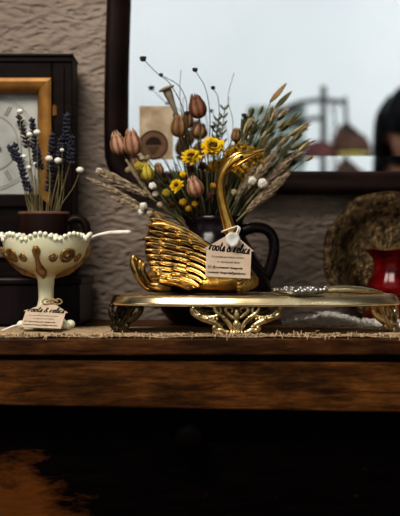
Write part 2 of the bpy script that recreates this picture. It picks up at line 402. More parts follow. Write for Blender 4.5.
m = MB(); m.box((-.6, .225, .12), (.6, .24, ZT-.016)); m.build('back_panel', 'dark_wood', dr, False)
m = MB(); m.box((-.6, -.05, .12), (.6, .225, .135)); m.box((-.58,-.05,.285),(.58,.225,.30)); m.build('bottom_board', 'dark_wood', dr, False)
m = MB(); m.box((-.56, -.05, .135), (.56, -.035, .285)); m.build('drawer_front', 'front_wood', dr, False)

# ------------------------------------------------------------------ cloth runner with fringe
def cloth_z(x, y):
    return ZT + .0012 + .0006*math.sin(x*90+y*60) + .0005*math.sin(x*210)*math.cos(y*140)
cl = thing('table_runner', 'tan woven table runner with a frayed fringe along the dresser edge', 'cloth', (0, 0, ZT))
m = MB()
m.grid(lambda u, v: Vector((-.34+.68*u, -.083+.160*v, cloth_z(-.34+.68*u, -.083+.160*v))), 140, 24)
m.build('woven_cloth', 'cloth', cl, True, solid=.0012)
m = MB()
for i in range(1500):
    x = random.uniform(-.335, .335); y = -.083 + random.uniform(-.001, .006)
    l = random.uniform(.003, .0075); dx = random.uniform(-.7, .7)*l
    if random.random() < .10: l *= 1.7
    p0 = Vector((x, y+.003, ZT+.0016)); p1 = p0+Vector((dx*.4, -l*.4, l*random.uniform(.05,.5))); p2 = p0+Vector((dx, -l, l*random.uniform(-.35,.55)))
    if p2.z < ZT+.0006 and p2.y > DF-.001: p2.z = ZT+.0008
    m.tube([p0,p1,p2], [.0005,.00045,.0003], 4)
fo = m.build('fringe', 'fringe', cl); fo['kind'] = 'stuff'
# fluffy folded-over edge, lying across the right half of the runner
def foldz(x):
    pts = [(282,.5),(292,2.0),(303,3.0),(312,5.5),(322,10.5),(330,11),(340,9),(350,6.0),(360,3.2),(400,2.6),(440,3),(520,2)]
    for a,b in zip(pts, pts[1:]):
        if x <= b[0]:
            t = max(0,(x-a[0])/(b[0]-a[0])); t = t*t*(3-2*t); return (a[1]+(b[1]-a[1])*t)/1000
    return .002
m = MB(); fz = MB()
pts = []; N = 90
def fold_pt(u, v):
    px = 282+230*u; y0 = .088 + .004*math.sin(u*9)
    h = foldz(px)*.95; x = (px-200)*S(.088)
    # cross-section: rises from the runner, rounds over, curls back down
    a = v*PI; w = .011
    return Vector((x, y0 - w*math.cos(a), ZT+.0022 + (h+.0026)*math.sin(a)**.7 + .0007*math.sin(u*150+v*7)))
m.grid(fold_pt, N, 12)
fm = m.build('folded_edge', 'fleece', cl)
for i in range(2600):
    u = random.random(); v = random.uniform(.06,.95)
    p = fold_pt(u,v); l = random.uniform(.0015,.0036)
    d = Vector((random.uniform(-.8,.8), -math.cos(v*PI)+random.uniform(-.3,.3), math.sin(v*PI)+random.uniform(-.1,.3))).normalized()
    fz.tube([p, p+d*l*.5, p+d*l+Vector((0,0,-l*.2))], [.00035,.0003,.00012], 3)
fo = fz.build('fluff', 'fleece', fm); fo['kind'] = 'stuff'

# ------------------------------------------------------------------ wooden box (left), clock on it
BZ = P(0, 278, .085).z       # top of box
bx = thing('wooden_box', 'low black-violet wooden box on the dresser behind the glass bowl', 'box', (-.28, .15, ZT))
BXR = P(81.5, 0, .085).x
m = MB(); m.box((-.42, .087, ZT+.002), (BXR-.002, .243, BZ-.007)); m.build('box_body', 'box_wood', bx, False, bevel=.0015)
m = MB(); m.box((-.422, .084, BZ-.0070), (BXR, .245, BZ)); m.build('lid', 'box_wood', bx, False, bevel=.0022)

CY = .186; cs = S(CY)
ck = thing('mantel_clock', 'dark wooden mantel clock with gilt inner frame standing on the black box', 'clock', (P(-12,0,CY).x, .2, BZ))
cx = lambda px: (px-200)*cs
cz = lambda py: ZC+(258-py)*cs
CB = .245
m = MB()   # case: four rails around the dial opening, back board
L_, R_, T_, B_ = -97, 72.5, 62, 258
m.box((cx(52), CY, BZ), (cx(R_), CB, cz(T_))); m.box((cx(L_), CY, BZ), (cx(-76), CB, cz(T_)))
m.box((cx(-76), CY, cz(78)), (cx(52), CB, cz(T_))); m.box((cx(-76), CY, BZ), (cx(52), CB, cz(194)))
m.box((cx(-76), CB-.012, cz(194)), (cx(52), CB, cz(78)))
m.build('case', 'dark_wood', ck, False, bevel=.0015)
m = MB(); m.box((cx(L_), CY-.002, cz(62.2)), (cx(R_), CB, cz(57))); m.box((cx(L_)-.001, CY-.004, cz(57)), (cx(R_)+.001, CB, cz(54)))
m.build('cornice', 'dark_wood', ck, False, bevel=.0012)
m = MB()   # dark inner moulding step on the right stile
m.box((cx(61), CY-.003, cz(246)), (cx(64), CY, cz(66))); m.build('stile_moulding', 'dark_wood', ck, False)
m = MB(); m.box((cx(-90), CY-.003, cz(246)), (cx(-87), CY, cz(66))); m.build('stile_moulding', 'dark_wood', ck, False)
m = MB()   # gilded frame, three sides, moulded profile
def rail(p0, p1, wdir):
    prof = [(0,0),(0,-.005),(.25,-.0065),(.6,-.005),(.8,-.003),(1,.004),(1,.008)]
    w = 15*cs
    def fn(u,v):
        k = v*(len(prof)-1); i = min(int(k), len(prof)-2); t = k-i
        a = prof[i][0]+(prof[i+1][0]-prof[i][0])*t; d = prof[i][1]+(prof[i+1][1]-prof[i][1])*t
        # mitred ends
        pa = Vector(p0)+Vector(wdir)*w*a; pb = Vector(p1)+Vector(wdir)*w*a
        ax = (Vector(p1)-Vector(p0)).normalized()
        pa += ax*w*a; pb -= ax*w*a
        q = pa.lerp(pb,u); q.y = CY+d; return q
    m.grid(fn, 2, 25)
rail((cx(52),0,cz(78)), (cx(52),0,cz(208)), (-1,0,0))
rail((cx(-76),0,cz(208)), (cx(-76),0,cz(78)), (1,0,0))
rail((cx(-76),0,cz(78)), (cx(52),0,cz(78)), (0,0,-1))
m.build('gilt_frame', 'gold_wood', ck, True)
m = MB(); m.box((cx(-62), CY-.004, cz(207)), (cx(38), CY+.004, cz(194.5))); m.build('lower_rail', 'dark_wood', ck, False, bevel=.001)
DY = CY+.011
m = MB(); m.box((cx(-64), DY, cz(196)), (cx(40), DY+.002, cz(90))); dl = m.build('dial', 'dial', ck, False)
m = MB()
dc = Vector((cx(-12), DY-.0006, cz(142.5))); u_ = cs
def ring(r, w, y=0):
    n=72
    vs=[]; fs=[]
    for i in range(n):
        a=2*PI*i/n
        for rr in (r-w/2, r+w/2): vs.append(dc+Vector((rr*u_*math.cos(a), y, rr*u_*math.sin(a))))
    for i in range(n): j=(i+1)%n; fs.append((2*i,2*i+1,2*j+1,2*j))
    m.add(vs,fs)
ring(48,.6); ring(28.5,.8); ring(45.5,.4)
for k in range(12):
    a = PI/2-2*PI*k/12
    for off in ((-1.2,1.2) if k % 2 else (-2.4,0,2.4)):
        d = Vector((math.cos(a),0,math.sin(a))); t = Vector((-d.z,0,d.x))
        p = dc + t*off*u_
        w = .55*u_
        m.add([p+d*32*u_-t*w, p+d*32*u_+t*w, p+d*43*u_+t*w, p+d*43*u_-t*w], [(0,1,2,3)])
m.build('dial_markings', plain('faded_dial_ink', (.17,.17,.16), .8), dl, False)
m = MB()
for ang,l,w in ((2.2,24,1.6),(-.45,14,2.0)):
    d = Vector((math.cos(ang),0,math.sin(ang))); t = Vector((-d.z,0,d.x)); y=Vector((0,-.0025,0))
    m.add([dc+y-d*5*u_-t*.5*u_, dc+y-d*5*u_+t*.5*u_, dc+y+d*l*.7*u_+t*w*u_, dc+y+d*l*u_, dc+y+d*l*.7*u_-t*w*u_], [(0,1,2,3,4)])
m.build('clock_hands', 'ink', ck, False, solid=.0006)
m = MB(); m.ball(dc+Vector((0,-.002,0)), (.011,.003,.011), 16, 8); m.build('hub', plain('blued_steel', (.03,.035,.06), .35, .5), ck)
m = MB(); m.tube([Vector((cx(54.5), CY-.002, cz(116))), Vector((cx(54.5), CY-.002, cz(105)))], .0012, 8); m.box((cx(52.5), CY-.0012, cz(115)), (cx(56.5), CY, cz(106))); m.build('hinge', 'gold_wood', ck, False)
m = MB(); m.box((cx(L_)-.002, CY-.005, cz(258)), (cx(70), CY, cz(247))); m.build('base_trim', noise_mat('tarnished_trim', (.10,.08,.06), (.18,.15,.12), 40, .5, .4), ck, False, bevel=.002)

# ------------------------------------------------------------------ mug with lavender
MY = .122; ms = S(MY); mc = P(44, 0, MY); mx = mc.x
mug_top = P(0, 212.5, MY).z
mg = thing('brown_mug', 'dark brown glazed mug holding lavender, standing on the black box', 'mug', (mx, MY, BZ))
H = mug_top-BZ; r0 = 25.5*ms
m = MB(); prof = [(r0*.80,0),(r0*.90,.003),(r0*.97,.012),(r0*.98,H*.6),(r0*1.0,H-.003),(r0*.98,H),(r0*.93,H),(r0*.90,H-.004),(r0*.88,H*.5),(r0*.86,.006)]
m.lathe(prof, (mx,MY,BZ), 40); body = m.build('mug_body', 'mug', mg)
m = MB(); m.lathe([(r0*1.002,H-.0022),(r0*1.004,H-.0008),(r0*.985,H+.0006),(r0*.94,H+.0003)], (mx,MY,BZ), 40, cap=False); m.build('rim_band', 'mug_rim', mg)
m = MB(); pt = bez([P(67,222,MY),P(76,218.5,MY),P(84,222,MY),P(87,232,MY),P(84,243,MY),P(76,251,MY),P(67,256,MY)], 6)
m.tube(pt, [.0055]+[.0046]*(len(pt)-2)+[.0052], 10, flat=1.5); m.build('handle', 'mug', mg)

def stem_thing(name, label, cat, pts, r, group, mat='stem', n=7):
    path = bez(pts, n)
    t = thing(name, label, cat, path[0], group)
    m = MB(); m.tube(path, [r*(1-.35*i/(len(path)-1)) for i in range(len(path))], 5); m.build('stem', mat, t)
    return t, path

def mug_base(i): return Vector((mx+random.uniform(-.012,.012), MY+random.uniform(-.010,.010), BZ+.012))
def spike_path(a, b): return bez([a, (a+b)/2+Vector((random.uniform(-.0015,.0015),0,0)), b], 8)
def lavender(label, tip, base, y, fat=1.0):
    a = P(*base, y); b = P(*tip, y)
    root = mug_base(0); rim = Vector((mx+(a.x-mx)*.45, MY+(y-MY)*.4, mug_top))
    if abs(rim.x-mx) > r0*.8: rim.x = mx+math.copysign(r0*.8, rim.x-mx)
    t, path = stem_thing('lavender_sprig', label, 'lavender', [root, rim, a, b], .0008, 'lavender sprigs in the brown mug', 'lav_stem')
    m = MB(); L_ = (b-a).length; k = max(5, int(L_/.0042))
    ax = (b-a).normalized()
    for i in range(k+1):
        c = a.lerp(b, i/k); w = .0034*fat*(1-.45*i/k)
        for j in range(6):
            an = 2*PI*j/6+i*.5
            d = (Vector((math.cos(an), math.sin(an), 0))*.9+ax*.9).normalized()
            m.ball(c+Vector((math.cos(an)*w, math.sin(an)*w, random.uniform(-.001,.001))), (.0014*fat,.0014*fat,.0026), 5, 4, axis=d)
    m.ball(b+ax*.002, (.0014,.0014,.003), 6, 4, axis=ax)
    m.build('flower_spike', 'lav', t)
LV = [
 ('lavender sprig under the topmost white button flower, over the dial', (19,118),(28,146), .112),
 ('lavender sprig rising behind the pair of white button flowers', (32,121),(37,160), .128),
 ('short lavender sprig leaning furthest left over the clock dial', (10,148),(17,160), .110),
 ('lavender sprig drooping left over the dial corner, above the mug rim', (15,146),(28,190), .106),
 ('slim lavender sprig in front of the gilt frame, mid mug', (52,136),(49,190), .120),
 ('lavender sprig just left of the tallest sprig', (61,140),(59,168), .112),
 ('tallest lavender sprig in the mug, before the dark clock stile', (67,116),(64,160), .125),
 ('rightmost lavender sprig in the mug, beside the tallest one', (72,138),(70,162), .118),
 ('lavender sprig low between the dial and the gilt frame', (37,150),(40,168), .115)]
for l,a,b,y in LV: lavender(l,a,b,y)
WF = [('topmost white button flower in the mug', (20,111.5), 3.4, .105), ('right one of the joined pair of white button flowers', (37,132.5), 3.9, .104),
 ('left one of the joined pair of white button flowers', (29.5,134.5), 3.3, .106), ('white button flower right of centre, left of its twin', (49,158.5), 3.9, .104),
 ('white button flower in front of the gilt frame, right twin', (58,160.5), 3.9, .102), ('small white button flower over the dial, upper of two', (24,156.5), 2.8, .108),
 ('small white button flower over the dial, lower of two', (29,167.5), 2.8, .105), ('tiny white button flower behind the centre lavender', (35,164), 2.1, .115),
 ('tiny white button flower beside the tallest lavender', (62,150), 2.2, .104), ('white button flower leaning alone to the right against the bare wall', (80,170), 4.0, .108)]
for l,(x,y_),r,y in WF:
    c = P(x,y_,y); rim = Vector((mx+max(-.7,min(.7,(c.x-mx)/.03))*r0*.8, MY+(y-MY)*.4, mug_top))
    mid = (rim+c)/2+Vector(((c.x-mx)*.12,0,.004))
    t, path = stem_thing('button_flower', l, 'dried flower', [mug_base(0), rim, mid, c], .0006, 'white button flowers in the brown mug', 'lav_stem')
    m = MB(); rr = r*S(y); m.ball(c, (rr,rr,rr*.78), 12, 8, mod=lambda a,p: 1+.08*math.sin(a*7)*math.cos(p*5)); m.build('flower_head', 'white_fl', t)
for i in range(16):
    x = random.uniform(28,66); top = P(x+random.uniform(-3,3), random.uniform(172,196), MY+random.uniform(-.012,.012))
    t, path = stem_thing('lavender_stalk', 'bare straw-coloured stalk among the lavender in the mug', 'dried stalk', [mug_base(0), Vector((mx+(top.x-mx)*.7, top.y, mug_top)), top], .0007, 'bare stalks in the brown mug', 'lav_stem')

# ------------------------------------------------------------------ custard glass compote
GY = .030; gs = S(GY); gc = P(46, 0, GY); gx = gc.x
GP = [(43.5,238.5),(43.2,243),(42.2,249),(39.5,257),(35,263),(27.5,268.5),(18,272.7),(11,276.2),(8.6,281),(7.8,290),(7.6,300),(8.5,306),(11.5,312),(16,318),(21,323),(24,327),(24.5,330.2)]
gz = lambda py: ZC+(258-py)*gs
zoff = ZT+.0022 - gz(330.2)
gb = thing('glass_compote', 'cream custard glass footed bowl with beaded scalloped rim and gilt scrolls', 'bowl', (gx, GY, ZT+.002))
def scal(a): return abs(math.sin(a*4+PI/2))
prof = [(r*gs, gz(y)+zoff) for r,y in GP]
inner = [((r-2.2)*gs, gz(y-1.6)+zoff) for r,y in GP[0:7]]; inner.append((.004, gz(270)+zoff))
full = list(reversed(inner)) + prof
nI = len(inner)
def gmod(k, a, r, z):
    j = abs(k-(nI-.5))      # distance from rim in profile steps
    if j < 4 and True:
        f = max(0, 1-(j-.5)/3.5)
        z += (scal(a)*7.2-5.2)*gs*f*f
        r *= 1+.015*f*math.cos(8*a)
    if k >= nI+12:            # lobed foot
        f = (k-nI-11)/5; r *= 1+.09*f*(abs(math.cos(a*3+.5))-.5)
    return r, z
m = MB(); m.lathe(full, (gx,GY,0), 128, gmod)
bw = m.build('bowl', 'custard', gb)
m = MB()
for i in range(56):
    a = 2*PI*i/56; z = prof[0][1] + (scal(a)*7.2-5.2)*gs; r = prof[0][0]*(1+.015*math.cos(8*a))
    m.ball((gx+r*math.cos(a), GY+r*math.sin(a), z+.0006), .0026, 8, 6)
m.build('beaded_rim', 'bead', gb)
def gsurf(a, py, off=.0006):
    ys = [y for _,y in GP]
    for (ra,ya_),(rb,yb) in zip(GP, GP[1:]):
        if ya_ <= py <= yb: r = ra+(rb-ra)*(py-ya_)/(yb-ya_); break
    else: r = GP[0][0] if py < ys[0] else GP[-1][0]
    return Vector((gx+(r*gs+off)*math.cos(a), GY+(r*gs+off)*math.sin(a), gz(py)+zoff))
m = MB(); gl = MB()
front = -PI/2-.10
for q in range(4):
    a0 = front+q*PI/2
    # drop ornament: bud above, tapering leaf down the stem
    m.tube([gsurf(a0, y, .0012) for y in (248,252,256,260,264,268,272,276,280)], [.0022,.0046,.0036,.0022,.0024,.0038,.0056,.0040,.001], 10, flat=.5)
    gl.ball(gsurf(a0, 250.5, .0028), .0023, 8, 6)
    for sgn in (-1, 1):
        # spiral medallions, a large and a small one on each side
        for (da, cy, ra, ry, turns, w) in ((.76,256.5,.20,7.6,1.9,.0021),(.40,258.5,.115,5.0,1.4,.0017)):
            pl = []
            for i in range(30):
                t = PI*.9+2*PI*turns*i/29; k = 1-.80*i/29
                pl.append(gsurf(a0+sgn*(da-ra*k*math.cos(t)), min(271,cy-ry*k*math.sin(t)), .0004))
            m.tube(pl, interp([w*.3,w*.85,w*.7,w*.6,w*.7], 30), 6)
m.build('gilt_scrolls', 'brown_gilt', gb); gl.build('gilt_bud', 'gold_wood', gb)
m = MB()
for k in range(6):
    a = k*PI/3+.28; c = Vector((gx+24.5*gs*math.cos(a), GY+24.5*gs*math.sin(a), ZT+.0066)); m.ball(c, (.0052,.0052,.0044), 10, 7)
m.build('ball_feet', 'bead', gb)

# ------------------------------------------------------------------ white spoon in the compote
m = MB(); y = .05
pt = bez([P(62,246,.03),P(74,243,.034),P(85,239.3,.04),P(89,238.5,.043),P(97,235.3,.046),P(108,233,.048),P(119,232.3,.05),P(131,232.2,.05)], 5)
rad = interp([.0012,.0011,.0011,.0012,.0015,.0020,.0023,.0024], len(pt)); rad[-1] = .0015
m.tube(pt, rad, 10)
sp = thing('white_spoon', 'slender white spoon lying in the glass bowl, handle out over the rim', 'spoon', P(62,246,.03))
m.build('handle', 'white_spoon', sp)
m = MB(); bc = P(54,250,.028)
m.grid(lambda u,v: bc+Vector((.0125*(2*u-1), .0085*(2*v-1)*math.sqrt(max(.02,1-(2*u-1)**2)), .0030*((2*u-1)**2+(2*v-1)**2*max(.02,1-(2*u-1)**2))-.002)), 13, 9)
m.tube([bc+Vector((.0115,0,.0012)), P(62,246,.03)], [.0016,.0013], 6)
m.build('spoon_bowl', 'white_spoon', sp, solid=.0012)

# ------------------------------------------------------------------ lettering and house-shaped tags
GL = {  # brush-script strokes, unit x-height; (advance, [polylines])
 'r': (.62, [[(0,.05),(.16,.95),(.14,.02)],[(.14,.5),(.28,.92),(.45,1.0),(.52,.85)]]),
 'o': (.66, [[(.32,1),(.1,.82),(.04,.4),(.16,.04),(.38,.02),(.54,.4),(.5,.82),(.32,1),(.44,.8),(.64,.85)]]),
 't': (.52, [[(.24,1.75),(.16,.8),(.2,.1),(.36,.02),(.52,.22)],[(-.02,1.12),(.5,1.2)]]),
 's': (.56, [[(.02,.1),(.26,.9),(.36,.95),(.34,.6),(.42,.2),(.26,.0),(.06,.12)],[(.26,.0),(.44,.06),(.56,.2)]]),
 '&': (.95, [[(.82,.05),(.4,.85),(.3,1.3),(.45,1.55),(.58,1.3),(.3,.85),(.06,.4),(.2,.03),(.5,.1),(.72,.6)]]),
 'e': (.56, [[(.06,.42),(.4,.62),(.42,.9),(.24,1.0),(.06,.6),(.1,.15),(.28,.0),(.54,.22)]]),
 'l': (.42, [[(.02,.2),(.3,1.3),(.3,1.85),(.16,1.7),(.1,.6),(.16,.08),(.4,.2)]]),
 'i': (.36, [[(.02,.2),(.16,.98),(.12,.2),(.2,.02),(.36,.2)],[(.2,1.4),(.24,1.5)]]),
 'c': (.52, [[(.42,.82),(.26,1.0),(.06,.6),(.1,.14),(.28,.0),(.52,.2)]]),
 ' ': (.30, [])}
def script_width(s): return sum(GL[c][0]+.06 for c in s)
def ribbon(mb, pts, w, T, off):
    pts = [Vector((p[0],p[1],0)) for p in pts]; pts = bez(pts, 4) if len(pts) > 2 else pts
    vs=[]; fs=[]
    for i,p in enumerate(pts):
        d = (pts[min(i+1,len(pts)-1)]-pts[max(i-1,0)]); d = d.normalized() if d.length else Vector((1,0,0))
        nrm = Vector((-d.y,d.x,0)); ww = w*(.65+.5*abs(d.y))
        vs += [T(*(p+nrm*ww/2).xy, off), T(*(p-nrm*ww/2).xy, off)]
        if i: fs.append((2*i-2,2*i-1,2*i+1,2*i))
    mb.add(vs, fs)
def script(mb, s, x0, y0, width, T, off, weight=.20, tilt=0):
    sc_ = width/script_width(s); x = 0
    for ch in s:
        adv, st = GL[ch]
        for pl in st:
            q = []
            for a,b in pl:
                xx = (x+a+b*.18)*sc_; yy = b*sc_*1.05
                q.append((x0+xx*math.cos(tilt)-yy*math.sin(tilt), y0+xx*math.sin(tilt)+yy*math.cos(tilt)))
            ribbon(mb, q, weight*sc_, T, off)
        x += adv+.06
def print_text(mb, s, x0, y0, size, T, off, width=None, bold=0):
    cu = bpy.data.curves.new('txt', 'FONT'); cu.body = s; cu.size = 1; cu.offset = bold
    o = bpy.data.objects.new('txt', cu); COL.objects.link(o)
    dg = bpy.context.evaluated_depsgraph_get(); me = bpy.data.meshes.new_from_object(o.evaluated_get(dg))
    xs = [v.co.x for v in me.vertices]; w0 = max(xs)-min(xs)
    kx = (width/w0) if width else size
    mb.add([T(x0+(v.co.x-min(xs))*kx, y0+v.co.y*size, off) for v in me.vertices], [tuple(p.vertices) for p in me.polygons])
    bpy.data.objects.remove(o); bpy.data.curves.remove(cu); bpy.data.meshes.remove(me)
def house_tag(root, T, title_tilt=-.06):
    """T(u, v, off) maps tag millimetres (u across 0..45, v up from the bottom) to the world"""
    out = [(0,0),(45,0),(45,27.5),(47.5,28),(25,46),(-2.5,28),(0,27.5)]
    m = MB(); n = len(out)
    m.add([T(u,v,0) for u,v in out]+[T(u,v,-.45) for u,v in out], [tuple(range(n)), tuple(reversed(range(n,2*n)))]+[(i,(i+1)%n,n+(i+1)%n,n+i) for i in range(n)])
    card = m.build('tag_card', 'kraft', root, False)
    m = MB(); script(m, 'roots & relics', 2.2, 27.0, 41, T, .15, .26, title_tilt); m.build('script_title', 'ink', card, False, norm=False)
    m = MB()
    print_text(m, 'A curated provision curator', 5.5, 19.6, 2.9, T, .15, 33, bold=.02)
    print_text(m, 'in repurposed decor', 11.5, 14.6, 2.9, T, .15, 23, bold=.02)
    m.build('small_lines', plain('brown_ink', (.10,.07,.05), .8, spec=.1), card, False, norm=False)
    m = MB()
    print_text(m, '@rootsandrelicsgoods', 7, 8.8, 2.9, T, .15, 30, bold=.035)
    print_text(m, 'rootsandrelicsgoods@gmail.com', 2.2, 3.6, 2.9, T, .15, 38, bold=.035)
    for (a,b) in (((2.6,8.4),(5.2,8.4)),((5.2,8.4),(5.2,11.2)),((5.2,11.2),(2.6,11.2)),((2.6,11.2),(2.6,8.4)),((3.4,9.3),(4.4,10.3)),((4.4,9.3),(3.4,10.3))): ribbon(m, [a,b], .35, T, .15)
    m.build('contact_lines', 'ink', card, False, norm=False)
    return card

def plane_map(bl, br, tl_dir, toward=Vector((0,-1,0))):
    """bl,br: bottom corners in world (45 mm apart on the tag); tl_dir: up vector"""
    bl=Vector(bl); br=Vector(br); X=(br-bl)/45; s=X.length; U=Vector(tl_dir); U=(U-X.normalized()*U.dot(X.normalized())).normalized()*s
    Nn = X.cross(U).normalized()
    if Nn.dot(toward) < 0: Nn = -Nn
    return lambda u,v,o: bl + X*u + U*v + Nn*(o*.001)

# ------------------------------------------------------------------ brass plateau tray
TZ = ZT+.0389; TA, TB = .1440, .076; tcx = P(254.7,0,0).x
tr = thing('brass_tray', 'oval footed brass plateau tray with pierced feet, under the gold swan', 'tray', (tcx, 0, ZT+.0015))
def se(a, k=1, e=2.6):
    c, s = math.cos(a), math.sin(a)
    return math.copysign(abs(c)**(2/e), c), math.copysign(abs(s)**(2/e), s)
prof = [(-.018,-.0006),(-.012,-.0002),(-.0085,-.0001),(-.0062,-.0003),(-.0056,-.0005),(-.0040,-.0011),(-.0029,-.0025),(-.0018,-.0046),(-.0007,-.0068),(0,-.0086),(-.0004,-.0096),(-.0022,-.0104),(-.012,-.0104),(-.02,-.0100)]
m = MB(); n = 96; vs=[]; fs=[]
for d,z in prof:
    for i in range(n):
        c,s_ = se(2*PI*i/n); vs.append((tcx+(TA+d)*c, (TB+d)*s_, TZ+z))
for k in range(len(prof)-1):
    for i in range(n): j=(i+1)%n; fs.append((k*n+i,k*n+j,(k+1)*n+j,(k+1)*n+i))
fs.append(tuple(range(n))); fs.append(tuple((len(prof)-1)*n+i for i in range(n)))
m.add(vs,fs); m.build('tray_top', 'brass', tr)
def foot_mesh():
    """pierced foot in a local XZ plane, origin at the ground centre; 90 units wide, 31 high"""
    m = MB(); k = .001*.915
    def q(x,z,y=0): return Vector((x*k, y*k, z*k))
    def t(pts, r, n=8, st=6): 
        p = bez([q(*a) for a in pts], st); rr = interp(r, len(p)) if isinstance(r, list) else r
        m.tube(p, [v*k*1.22 for v in rr] if isinstance(rr, list) else rr*k*1.22, n)
    # rope-twist top bar
    for i in range(30):
        x = -43.5+3*i; m.tube([q(x-1.6,30.0,-.4), q(x+1.6,32.4,.4)], 1.15*k, 6)
    m.box(q(-45,30,-1.2), q(45,32.6,1.2))
    for sg in (-1,1):
        t([(sg*44,31),(sg*45.5,26.5),(sg*43,22),(sg*36,18.5),(sg*27,15.5),(sg*20,12),(sg*15,8)], [2.0,2.6,2.2,2.6,2.9,2.4,2.0])
        t([(sg*43,27),(sg*36,21),(sg*27,19.2),(sg*20,21),(sg*16,25.5),(sg*17.5,30)], [1.2,1.6,2.0,1.8,1.6,1.2])
        t([(sg*24,31),(sg*21,25),(sg*14,19),(sg*8,13),(sg*4.5,6)], [1.4,1.8,2.2,2.2,1.6])
        t([(sg*3,18),(sg*8,22),(sg*12,27),(sg*8,30),(sg*4,27.5),(sg*5,24)], [1.2,1.7,1.8,1.5,1.2,.9])
        t([(sg*20,12),(sg*23,8.4),(sg*20,5.8),(sg*15.5,6.6),(sg*12,4.5),(sg*8,3.4)], [1.6,2.3,2.2,2.0,2.2,2.4])
        for (x,z,r) in ((30,17.5,3.0),(38,21.5,2.6),(13,19,2.4),(44.5,28.5,2.6),(22,8.4,2.4)): m.ball(q(sg*x,z,-1), r*k, 8, 6)
        for i in range(7):
            x = 40-3.3*i; m.ball(q(sg*x, 20.6-.55*i, -1.6), (1.5*k,1.2*k,2.0*k), 6, 5)
    m.ball(q(0,22,-.8), (3.0*k,2.4*k,7*k), 10, 8)
    m.ball(q(0,11,-1.4), (4.2*k,3.0*k,6*k), 10, 8)
    # shell toe
    for i in range(-2,3): m.ball(q(i*2.7, 3.6-abs(i)*.4,-2.2), (2.0*k,3.0*k,3.6*k), 8, 6)
    m.box(q(-8,0,-4.2), q(8,1.6,3))
    return m
def put_foot(x, y, rot, lean=0, mat='foot_brass'):
    m = foot_mesh(); mt = Matrix.Translation((x,y,ZT+.0010)) @ Matrix.Rotation(rot,4,'Z') @ Matrix.Rotation(lean,4,'X')
    o = MB(); o.v = [mt @ v for v in m.v]; o.f = m.f; o.build('foot', mat, tr)
fx = P(236.5,0,-.066).x
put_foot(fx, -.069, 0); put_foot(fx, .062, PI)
put_foot(tcx-.137, -.012, -PI/2+.42, -.38, 'shaded_brass'); put_foot(tcx+.137, -.012, PI/2-.42, -.38)

# ------------------------------------------------------------------ gold swan
SZ = TZ+.0002
sw = thing('gold_swan', 'antique gold swan figurine with raised feathered wings, on the brass tray', 'figurine', (P(200,0,0).x, 0, SZ))
m = MB()
bpts = [(140,283,4),(150,279,11),(165,276,17),(185,274.5,22),(205,274.5,24),(225,275.5,22),(240,276.5,17),(250,277.5,11),(256,279,5)]
nn = 41
px_ = interp([b[0] for b in bpts], nn); pz_ = interp([b[1] for b in bpts], nn); pr_ = interp([b[2] for b in bpts], nn)
for _ in range(4):
    pr_ = [pr_[0]]+[(pr_[i-1]+2*pr_[i]+pr_[i+1])/4 for i in range(1,nn-1)]+[pr_[-1]]
def hull(u, v):
    k = u*(nn-1); i = min(int(k), nn-2); t = k-i
    x = px_[i]+(px_[i+1]-px_[i])*t; zc = pz_[i]+(pz_[i+1]-pz_[i])*t; r = pr_[i]+(pr_[i+1]-pr_[i])*t
    a = 2*PI*v; rz = min(r, 22)*.92
    z = zc - rz*math.sin(a)
    p = P(x, z, 0); p.y = r*1.25*math.cos(a)*.001
    p.z = max(p.z, SZ+.0004); return p
m.grid(hull, nn, 32, cv=True)
m.build('body', 'swan', sw)
# neck + head in one continuous piece
npts = [(243,281,10.5),(240,268,9.5),(237.5,255,8.2),(234,243,7.0),(230.5,231,6.2),(226.5,218,5.5),(222.8,205,5.0),(220.6,193,4.7),(220.6,183,4.4),(222.5,175,4.4),(226,168.5,4.8),(231.5,163,5.6),(237.5,159.2,6.4),(243,157,6.0),(248.5,155,4.4),(254,153,3.0),(260,151,2.3),(267,148.5,1.0)]
path = bez([P(a,b,0) for a,b,_ in npts], 4); rad = interp([c*.001 for _,_,c in npts], len(path))
m = MB(); m.tube(path, rad, 16, flat=.92); nk = m.build('neck_and_head', 'swan_neck', sw)
m = MB()   # raised brow ridges and nostril line on each side of the head, lower bill
for sg in (-1,1):
    m.tube(bez([P(229,163,sg*.0052),P(235,155.2,sg*.0048),P(243,152.2,sg*.0042),P(250,153.2,sg*.003),P(256,152,sg*.0018)],5), interp([.0005,.0010,.0011,.0009,.0005],21), 8)
    m.tube(bez([P(232,168,sg*.004),P(240,163.5,sg*.0052),P(247,159.2,sg*.0042),P(254,155.5,sg*.0024),P(262,151.8,sg*.0012)],5), interp([.0006,.0011,.0012,.0010,.0005],21), 8)
m.build('bill_and_brow', 'swan_neck', sw)
m = MB()
for sg in (-1,1): m.ball(P(241.5,156.8,sg*.0060), .0016, 8, 6)
m.build('eyes', 'ink', sw)
